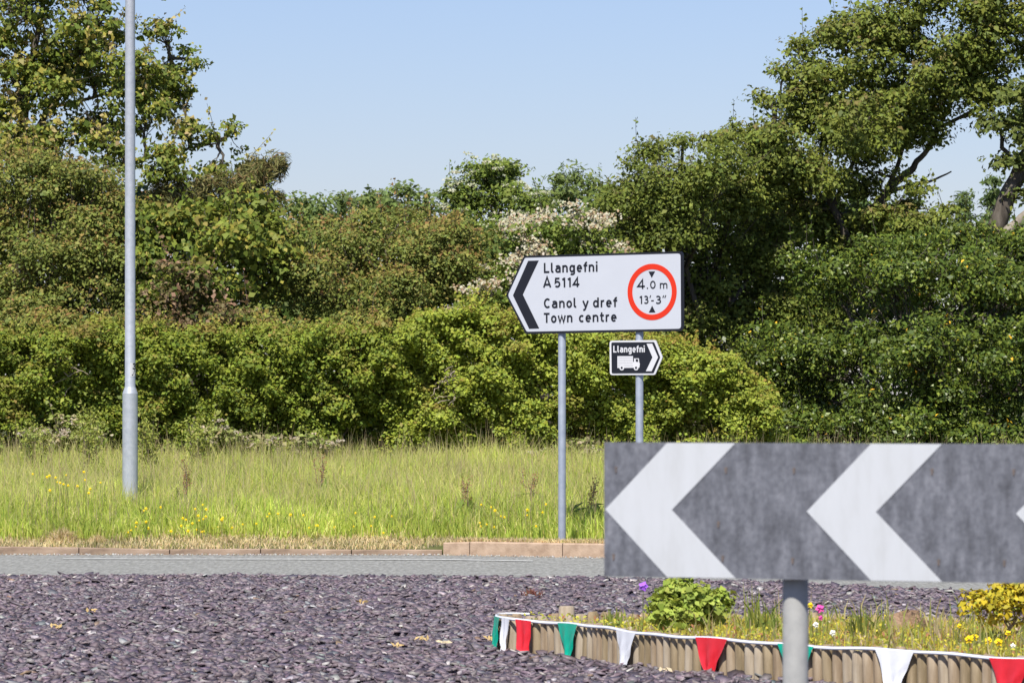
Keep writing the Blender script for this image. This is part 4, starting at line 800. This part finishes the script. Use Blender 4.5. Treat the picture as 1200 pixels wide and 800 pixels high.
# ---------------------------------------------------------------- verge grass
def blades(n, xf, df, hf, wid, pal, lean=0.5, z_of=verge_z, tipcol=None, curl=0.25, sink=0.02):
    x = xf(n); y = df(n, x); h = hf(n, x, y); z = z_of(x, y)-sink
    a = U(0, 6.28, n); ld = np.stack([np.cos(a), np.sin(a)], 1); le = np.abs(rng.normal(0, lean, n))*h
    fa = U(-0.9, 0.9, n); wx = np.cos(fa)*wid/2*U(0.7, 1.3, n); wy = np.sin(fa)*wid/2
    v = np.empty((n, 5, 3))
    mx = x+ld[:, 0]*le*0.35; my = y+ld[:, 1]*le*0.35; mz = z+h*0.6
    v[:, 0] = np.stack([x-wx, y-wy, z], 1); v[:, 1] = np.stack([x+wx, y+wy, z], 1)
    v[:, 2] = np.stack([mx+wx*.8, my+wy*.8, mz], 1); v[:, 3] = np.stack([mx-wx*.8, my-wy*.8, mz], 1)
    v[:, 4] = np.stack([x+ld[:, 0]*le, y+ld[:, 1]*le, z+h*(1-curl*np.clip(le/h, 0, 1))], 1)
    b = (np.arange(n)*5)[:, None]; col = np.repeat((pick(pal, n, 0.2)*(1+0.22*lump(x, y, 0.9, 4.0)+0.18*lump(x, y, 3.3, 1.0))[:, None])[:, None], 5, 1)
    if tipcol is not None: col[:, 4] = pick(tipcol, n); col[:, 2:4] = col[:, 2:4]*0.6+col[:, 4:5]*0.4
    return v.reshape(-1, 3), b+np.array([[0, 1, 2, 3]]), b+np.array([[3, 2, 4]]), col.reshape(-1, 3)
GR = [(4, (0.158, 0.190, 0.032)), (3, (0.192, 0.216, 0.043)), (2, (0.108, 0.148, 0.024)), (1.4, (0.26, 0.24, 0.09))]
GR2 = [(3, (0.185, 0.222, 0.042)), (3, (0.215, 0.235, 0.055)), (2, (0.145, 0.19, 0.032)), (0.8, (0.27, 0.22, 0.10))]
STRAW = [(3, (0.74, 0.60, 0.33)), (3, (0.64, 0.51, 0.26)), (1.5, (0.36, 0.36, 0.11)), (1.5, (0.75, 0.63, 0.38))]
def merge(*parts):
    V, A, B, Cc, k = [], [], [], [], 0
    for v, a, b, c in parts: V.append(v); A.append(a+k); B.append(b+k); Cc.append(c); k += len(v)
    return np.concatenate(V), [np.concatenate(A), np.concatenate(B)], np.concatenate(Cc)
GR, GR2 = [[(w, tuple(c*2.75 for c in col)) for w, col in p] for p in (GR, GR2)]
xr = lambda n: U(-7.2, 7.2, n)
def hmap(n, x, y):
    d = y-kerb_y(x)
    base = np.interp(d, [0.5, 1.0, 2.0, 6, 12], [0.10, 0.22, 0.30, 0.36, 0.42])
    return base*(1+0.30*lump(x, y, 1.3, 0.9))*U(0.6, 1.25, n)
dn = lambda n, x: kerb_y(x)+0.75+U(0, 1, n)**1.15*11.8
g0 = blades(7000, xr, lambda n, x: kerb_y(x)+1.0+U(0, 1, n)*11, lambda n, x, y: hmap(n, x, y)*1.55, 0.005, [(1, (0.24, 0.22, 0.07))], lean=0.25, tipcol=[(2, (0.72, 0.58, 0.38)), (1, (0.62, 0.44, 0.32))], curl=0.1)
g1 = blades(95000, xr, dn, hmap, 0.011, GR)
g2 = blades(38000, xr, lambda n, x: kerb_y(x)+3+U(0, 1, n)*9.6, lambda n, x, y: hmap(n, x, y)*1.25, 0.008, GR2, tipcol=[(1.5, (0.56, 0.43, 0.24)), (3, (0.56, 0.54, 0.20))])
v, fsets, col = merge(g0, g1, g2)
tag(link('verge_grass', mesh_np('verge_grass', v, fsets, col), M['blade']), 'long green meadow grass growing on the roadside verge', 'grass', kind='stuff')
s1 = blades(21000, xr, lambda n, x: kerb_y(x)+0.14+U(0, 1, n)*np.where(x < -0.6, 0.95, 0.25), lambda n, x, y: U(0.03, 0.10, n), 0.010, STRAW, lean=0.9)
v, fsets, col = merge(s1)
tag(link('dry_grass_strip', mesh_np('dry_grass_strip', v, fsets, col), M['blade']), 'straw-coloured cut grass strip along the kerb', 'grass', kind='stuff')
def clump_at(name, label, cat, px, D, n, spread, h, wid, pal, tipc=None, lean=0.5, zf=verge_z, group=None, m='blade', sd=None):
    x0 = (px-600)*D/F; b = np.array([x0, D, float(zf(np.array(x0), np.array(D)))])
    v, a, c, col = blades(n, lambda k: x0+rng.normal(0, spread, k), lambda k, x: D+rng.normal(0, sd or spread, k), lambda k, x, y: h*U(0.5, 1.2, k)*np.exp(-((x-x0)/spread/2)**2), wid, pal, lean=lean, z_of=lambda x, y: x*0+b[2], tipcol=tipc)
    return tag(link(name, mesh_np(name, v-b, [a, c], col), M[m], None, tuple(b)), label, cat, group)
clump_at('dry_grass_heap', 'larger heap of dry cut grass by kerb at left', 'grass heap', 73, 47.15, 900, 0.07, 0.16, 0.009, STRAW, lean=0.9)
clump_at('dry_grass_heap', 'lower heap of dry cut grass right of the larger heap', 'grass heap', 116, 47.15, 500, 0.06, 0.10, 0.009, STRAW, lean=0.9)
ng = 900; gx = U(-7, 3, ng); gy = kerb_y(gx)-np.abs(rng.normal(0, 0.10, ng))-0.0
v, a, b = chips(5, np.stack([gx, gy, gx*0+0.001], 1), U(0.004, 0.014, ng), U(.6, 1, ng), rng.normal(0, .1, (ng, 2)), U(0, 6.28, ng), U(0.004, 0.012, ng))
tag(link('road_grit', mesh_np('road_grit', v, [a, b], np.repeat(pick([(2, (0.42, 0.40, 0.36)), (1, (0.24, 0.21, 0.18)), (1, (0.30, 0.24, 0.16))], ng), 10, 0)), M['slate_chip']), 'pale loose grit lying along the foot of the kerb', 'grit', kind='stuff')
for (px, D, h, lab) in ((545, 48.6, 0.50, 'rusty brown dock spike in the grass left of the big sign post'), (219, 50.2, 0.62, 'small rusty dock spike in the grass right of lamp post'), (690, 47.4, 0.52, 'rusty dock spike beside left edge of chevron board'), (375, 52.0, 0.6, 'rusty dock spike in the middle of the grass verge'), (620, 49.6, 0.55, 'slim rusty dock spike close to the big sign post')):
    b = gz(px, D); T = Tubes(); pts = []; t = thing('dock_plant', b, lab, 'weed', 'dock plants in the verge')
    for s_ in range(4):
        p_ = T.limb(b+np.array([U(-.02, .02), 0, 0]), b+np.array([U(-.1, .1), U(-.1, .1), h*U(.75, 1.05)]), 0.005, 0.003, 8, 0.02, 3)
        for w in p_[4:]: pts.append(w+rng.normal(size=(14, 3))*np.array([.018, .018, .03]))
    pts = np.concatenate(pts); v, f = leaf_geo(pts, rng.normal(size=pts.shape), 0.018, 0.014)
    sh_ = link('seed_head', mesh_np('seed_head', v-b, [f], np.repeat(pick([(2, (0.34, 0.17, 0.09)), (1, (0.42, 0.26, 0.13))], len(pts)), 4, 0)), M['leaf'], t); sh_['kind'] = 'stuff'; link('stems', T.mesh('stems', b), M['dead_twig'], t)
    lp2 = b+np.stack([U(-.14, .14, 9), U(-.1, .1, 9), U(.08, .3, 9)], 1); v, f = leaf_geo(lp2, rng.normal(size=(9, 3))*.5+np.array([0, -.5, .5]), 0.20, 0.06, tdir=unit(rng.normal(size=(9, 3))*.4+np.array([0, 0, 1])))
    link('leaves', mesh_np('leaves', v-b, [f], np.repeat(pick([(1, (0.18, 0.25, 0.05))], 9), 4, 0)), M['leaf'], t)
# weeds along the hedge foot
BR_PAL = [(3, (0.27, 0.31, 0.08)), (2, (0.21, 0.26, 0.055)), (2, (0.36, 0.32, 0.16)), (1, (0.48, 0.40, 0.28))]
for (lab, lbs) in (('pale flowering bramble at the hedge foot right of lamp post', [(255, 518, 45, 20, 58.3, 0.4), (310, 520, 40, 18, 58.3, 0.4), (358, 526, 36, 16, 58.2, 0.4)]),
                   ('pale flowering weeds at the hedge foot left of lamp post', [(100, 508, 45, 20, 58.3, 0.4), (55, 512, 35, 16, 58.3, 0.4)]),
                   ('low pale bramble at the hedge foot left of big sign post', [(610, 538, 40, 14, 58.2, 0.4), (660, 535, 34, 16, 58.2, 0.4), (690, 528, 24, 20, 58.2, 0.4)])):
    plant('bramble_patch', lab, 'bramble', gz(lbs[0][0], lbs[0][4]), lbs, BR_PAL, L=0.06, cover=3.2, per=35, clump_r=(0.07, 0.15), sprays=0.5, trunk_r=0.03, stem_name='stems', blossom=(0.28, 0.035, 0.028), bcol=[(2, (0.48, 0.42, 0.33)), (1, (0.40, 0.31, 0.24))])
for (px, D, h, lab) in ((106, 56.0, 1.0, 'tall leafy weed spike left of lamp post'), (178, 55.5, 0.95, 'tall leafy weed spike just right of lamp post'), (40, 57, 0.8, 'tall leafy weed spike near left edge'), (233, 57.0, 0.8, 'slender leafy weed spike right of the lamp post')):
    b = gz(px, D); T = Tubes(); pts = []
    t = thing('weed_spike', b, lab, 'weed', 'weed spikes before the hedge')
    for s_ in range(9):
        q = b+np.array([U(-.16, .16), U(-.15, .15), h*U(0.7, 1.05)]); p_ = T.limb(b+np.array([U(-.05, .05), U(-.05, .05), 0]), q, 0.006, 0.003, 7, 0.03, 3)
        for w in p_[1:]: pts.append(w+rng.normal(size=(16, 3))*np.array([.045, .045, .06]))
    pts = np.concatenate(pts); n = rng.normal(size=pts.shape); n[:, 1] -= 0.8; v, f = leaf_geo(pts, n, 0.05*U(.6, 1.3, len(pts)), 0.022)
    link('leaves', mesh_np('leaves', v-b, [f], np.repeat(pick([(3, (0.32, 0.36, 0.075)), (2, (0.40, 0.40, 0.11)), (1, (0.24, 0.30, 0.055))], len(pts)), 4, 0)), M['leaf'], t)
    link('stems', T.mesh('stems', b), M['bark'], t)
# buttercups in the grass
def flower(name, label, cat, b, h, r, petal, n=5, group=None, eye=None, stem='leaf'):
    t = thing(name, b, label, cat, group)
    T = Tubes(); top = np.array([U(-.02, .02), U(-.02, .02), h]); T.limb(np.zeros(3), top, 0.003, 0.002, 5, 0.03, 4)
    me = T.mesh('stem', np.zeros(3)); link('stem', me, M['stem_green'], t)
    th = np.arange(n)*2*math.pi/n+U(0, 1); pt = top+np.stack([np.cos(th)*r*.55, -0.004+0*th, np.sin(th)*r*.55], 1)
    nn = np.stack([np.cos(th)*.3, -1+0*th, 0.35+np.sin(th)*.3], 1)+rng.normal(size=(n, 3))*0.15; td = np.stack([np.cos(th), -0.1+0*th, np.sin(th)], 1)
    v, f = leaf_geo(pt, nn, r*1.15, r*1.05, 0.1, tdir=td); link('petals', mesh_np('petals', v, [f]), M[petal], t)
    if eye:
        pt = top+np.array([[0, -0.012, -0.003]]); v, f = leaf_geo(pt, np.array([[0, -1, .3]]), r*.6, r*.5); link('flower_eye', mesh_np('flower_eye', v, [f]), M[eye], t)
    return t
M['stem_green'] = flat('stem_green', (0.12, 0.16, 0.035), 0.6, 0.2, 0.15, 30)
for (area, cnt, x0, x1, y0, y1) in (('in the tall grass left of lamp post', 16, 40, 140, 545, 578), ('beside the foot of lamp post', 10, 168, 240, 586, 612), ('near the kerb right of lamp post', 26, 150, 320, 596, 632), ('near the kerb in the middle of the verge', 14, 300, 470, 600, 632), ('left of the big sign post', 14, 560, 640, 590, 618)):
    for _ in range(cnt):
        px, py = U(x0, x1), U(y0, y1)
        # find distance where a flower of height h over the ground meets that row
        Dd = float(kerb_y((px-600)*46.5/F))+(U(0.6, 1.0) if py > 585 else U(1.8, 3.2)); xx = (px-600)*Dd/F; z0 = float(verge_z(xx, Dd)); h = EYE-z0-(py-HZ)*Dd/F
        h = min(max(h, 0.08), 0.55); b = np.array([xx, Dd, z0])
        flower('buttercup', 'yellow buttercup '+area, 'flower', b, h, U(0.010, 0.018), 'yellow', group='buttercups '+area)
# dead twigs poking from the hedge
def twigs(label, px, py, D, n, r, grp=None):
    c = P(px, py, D); b = c.copy(); T = Tubes()
    for _ in range(n):
        d = rdir(1)[0]*r*np.array([1, 0.25, 0.8]); d[1] = -abs(d[1]); T.limb(c+rng.normal(size=3)*r*0.3+np.array([0, .1, 0]), c+d, 0.010, 0.004, 6, 0.08, 4)
    return tag(link('dead_twigs', T.mesh('dead_twigs', b), M['dead_twig'], None, tuple(b)), label, 'twigs')
twigs('bare dead twigs sticking out of hedge left of lamp post', 85, 440, 59.0, 7, 0.34); twigs('bare grey twigs in hedge left of the big sign post', 520, 455, 58.8, 14, 0.30); twigs('bare twigs low in hedge right of lamp post', 235, 500, 59.0, 8, 0.28)
twigs('small bare twigs on top of the lime hedge', 528, 440, 58.75, 8, 0.16)

# ---------------------------------------------------------------- planting in the bed
def bed_pt(px, D): x = (px-600)*D/F; return np.array([x, D, float(soil_z(np.array(x), np.array(D)))])
plant('geranium_clump', 'bushy bright green geranium clump in left part of flower bed', 'plant', bed_pt(803, 27.6), [(800, 712, 42, 26, 27.6, 0.2), (775, 718, 20, 22, 27.5, 0.14), (830, 712, 24, 24, 27.6, 0.16), (803, 692, 34, 16, 27.65, 0.16), (845, 708, 12, 16, 27.7, 0.1)],
      [(4, (0.30, 0.37, 0.06)), (3, (0.37, 0.43, 0.08)), (2, (0.21, 0.28, 0.045))], L=0.036, asp=0.85, cover=6.5, per=16, clump_r=(0.03, 0.055), sprays=0, trunk_r=0.012, stem_name='stems', bark='stem_green')
fb = bed_pt(752, 27.7); flower('purple_flower', 'single purple flower left of the geranium clump', 'flower', fb, 0.285, 0.030, 'purple')
plant('golden_shrub', 'golden yellow leaved shrub in flower bed at right edge', 'bush', bed_pt(1175, 26.5), [(1165, 712, 42, 26, 26.5, 0.2), (1205, 705, 36, 34, 26.5, 0.2), (1140, 702, 24, 16, 26.5, 0.14), (1185, 690, 34, 14, 26.5, 0.14), (1240, 712, 40, 36, 26.5, 0.2)],
      [(4, (0.52, 0.41, 0.025)), (3, (0.60, 0.50, 0.05)), (2, (0.36, 0.32, 0.03)), (1, (0.22, 0.25, 0.03))], L=0.042, asp=0.5, cover=3.4, per=14, clump_r=(0.035, 0.065), sprays=0, trunk_r=0.014, stem_name='stems', bark='dead_twig')
bx = lambda n: U(bk[1, 0]+0.15, 3.6, n)
def by(n, x): return np.interp(x, fr[:, 0], fr[:, 1])+0.08+U(0, 1, n)*(np.interp(x, bk[1:, 0], bk[1:, 1])-np.interp(x, fr[:, 0], fr[:, 1])-0.15)
def dens_h(n, x, y): return np.interp(x, [0.2, 0.8, 1.2, 3.5], [0.25, 0.55, 1.0, 1.0])*U(0.03, 0.13, n)*(1+0.5*lump(x, y, 2.5, 3.0))
w1 = blades(15000, bx, by, dens_h, 0.007, [(3, (0.40, 0.40, 0.07)), (2.4, (0.52, 0.46, 0.08)), (2, (0.27, 0.32, 0.06)), (2, (0.55, 0.45, 0.28)), (2, (0.70, 0.58, 0.06)), (0.8, (0.42, 0.18, 0.10))], lean=0.7, z_of=soil_z)
w2 = blades(420, bx, by, lambda n, x, y: np.interp(x, [0.2, 0.8, 1.2, 3.5], [0.1, 0.6, 1.0, 1.0])*U(0.12, 0.30, n), 0.009, [(3, (0.32, 0.37, 0.08)), (2, (0.52, 0.45, 0.2))], lean=0.45, z_of=soil_z)
v, fsets, col = merge(w1, w2)
tag(link('bed_weeds', mesh_np('bed_weeds', v, fsets, col), M['blade']), 'yellow green low plants and weeds covering the flower bed', 'ground cover', kind='stuff')
nl = 5200; x = bx(nl); y = by(nl, x); k = U(0, 1, nl) < np.interp(x, [0.1, 0.7, 1.3], [0.12, 0.5, 1]); x = x[k]; y = y[k]; nl = len(x)
pt = np.stack([x, y, soil_z(x, y)+U(0.0, 0.07, nl)], 1); n = rng.normal(size=pt.shape)*0.5; n[:, 2] += 0.6; n[:, 1] -= 0.4
v, f = leaf_geo(pt, n, 0.028*U(.6, 1.4, nl), 0.016)
tag(link('stonecrop_leaves', mesh_np('stonecrop_leaves', v, [f], np.repeat(pick([(3, (0.45, 0.44, 0.06)), (3, (0.62, 0.55, 0.06)), (2, (0.26, 0.31, 0.05)), (1, (0.38, 0.18, 0.08)), (1, (0.5, 0.42, 0.3))], nl), 4, 0)), M['leaf']), 'small yellowish leaves carpeting the flower bed soil', 'ground cover', kind='stuff')
# brown dry mound
mb = MB(); nu, nv = 18, 9; vs = []
for b in range(nv):
    ph = math.pi/2*b/(nv-1)
    for a in range(nu):
        t = 2*math.pi*a/nu; rr = 1+0.14*math.sin(3*t+b)+0.10*math.sin(7*t+2*b)+U(-.05, .05); vs.append((0.15*rr*math.cos(t)*math.cos(ph), 0.13*rr*math.sin(t)*math.cos(ph), 0.13*math.sin(ph)*rr-0.01))
mb.add(vs, [(b*nu+a, b*nu+(a+1) % nu, (b+1)*nu+(a+1) % nu, (b+1)*nu+a) for b in range(nv-1) for a in range(nu)])
tag(mb.build('dead_plant_mound', M['brown_mound'], None, tuple(bed_pt(1064, 27.9)), True), 'rounded dry brown dead plant mound in the flower bed', 'plant')
for (px, D, h, lab) in ((1098, 26.6, 0.26, 'pale dry stalks left of the golden shrub'), (1012, 27.0, 0.26, 'upright green grass tuft in the middle of flower bed'), (890, 27.4, 0.34, 'tall green blades in flower bed left of the board post'), (1150, 26.0, 0.16, 'broad green leaves below the golden shrub'), (722, 28.3, 0.16, 'small bright green shoots at the left end of flower bed')):
    x0 = (px-600)*D/F; b = bed_pt(px, D); kk = 34 if 'dry' not in lab else 12
    pal = [(1, (0.55, 0.44, 0.26)), (1, (0.45, 0.38, 0.18))] if 'dry' in lab else [(2, (0.20, 0.26, 0.05)), (1, (0.30, 0.33, 0.07))]
    v, a, c, col = blades(kk, lambda k: x0+rng.normal(0, .05, k), lambda k, x: D+rng.normal(0, .05, k), lambda k, x, y: h*U(.5, 1.1, k), 0.013, pal, lean=0.4, z_of=lambda x, y: x*0+b[2])
    tag(link('grass_tuft', mesh_np('grass_tuft', v-b, [a, c], col), M['blade'], None, tuple(b)), lab, 'grass tuft')
for (px, D, h, r) in ((1133, 25.25, 0.09, 0.024), (1142, 25.3, 0.11, 0.022), (1158, 25.2, 0.10, 0.022), (1168, 25.1, 0.09, 0.024), (1180, 25.3, 0.13, 0.018), (1124, 25.6, 0.16, 0.014)):
    flower('pansy', 'small yellow pansy with dark eye in front of the golden shrub', 'flower', bed_pt(px, D), h, r, 'yellow', group='yellow pansies', eye='dark_eye')
flower('pink_flower', 'small bright pink flower just right of the board post', 'flower', bed_pt(960, 26.9), 0.20, 0.026, 'pink'); 
flower('pink_flower', 'smaller pink bloom below the bright pink flower', 'flower', bed_pt(962, 26.7), 0.15, 0.016, 'pink')
for (px, D, h, lab) in ((958, 26.2, 0.12, 'small white flower beneath the pink flowers'), (978, 26.0, 0.09, 'small white flower right of the board post near the tape'), (1190, 25.4, 0.05, 'small white flower close to the tape at the right edge')):
    flower('white_flower', lab, 'flower', bed_pt(px, D), h, 0.018, 'white_petal')
flower('yellow_flower', 'small yellow flower beside the bright pink flower', 'flower', bed_pt(951, 26.9), 0.22, 0.018, 'yellow')
# red-leaved weed and fallen leaves on the slate
wz = slate_z(np.array((623-600)*36.0/F), np.array(36.0)); b = np.array([(623-600)*36.0/F, 36.0, float(wz)])
v, a, c, col = blades(60, lambda k: b[0]+rng.normal(0, .04, k), lambda k, x: b[1]+rng.normal(0, .04, k), lambda k, x, y: U(.04, .11, k), 0.012, [(2, (0.26, 0.10, 0.07)), (1, (0.30, 0.16, 0.08))], lean=0.7, z_of=lambda x, y: x*0+b[2])
tag(link('red_weed', mesh_np('red_weed', v-b, [a, c], col), M['blade'], None, tuple(b)), 'small reddish weed growing in the slate left of chevron board', 'weed')
DRY = [(0.50, 0.36, 0.16), (0.46, 0.26, 0.12), (0.55, 0.46, 0.30)]
M['dry_leaf'] = mat_attr('dry_leaf', 0.8, 0.2)
for (px, D, lab) in ((423, 34.8, 'pale dry leaf on slate in the middle'), (495, 29.4, 'curled tan dry leaf on slate left of the bunting end'), (520, 28.9, 'orange dry leaf on slate just left of the bunting end'), (465, 28.8, 'pale thin dry leaf on slate left of the other dry leaves'), (780, 26.2, 'orange strip of dry leaf under the white pennant'), (575, 29.5, 'short upright dry stalk by the bunting end'), (108, 33.4, 'pale dry leaf on slate at left'), (66, 31, 'light flat slate-coloured dry leaf at far left')):
    x0 = (px-600)*D/F; z0 = float(slate_z(np.array(x0), np.array(D)))+0.03; n = 5
    pt = np.zeros((n, 3)); pt[:, 0] = np.linspace(-.03, .03, n)+U(-.01, .01, n); pt[:, 2] = U(0, .012, n)
    nn = rng.normal(size=(n, 3))*.5+np.array([0, -.6, .8]); v, f = leaf_geo(pt, nn, 0.05, 0.022)
    tag(link('dry_leaf', mesh_np('dry_leaf', v, [f], np.repeat(np.array([DRY[int(rng.integers(3))]]), len(v), 0)), M['dry_leaf'], None, (x0, D, z0)), lab, 'dry leaf')
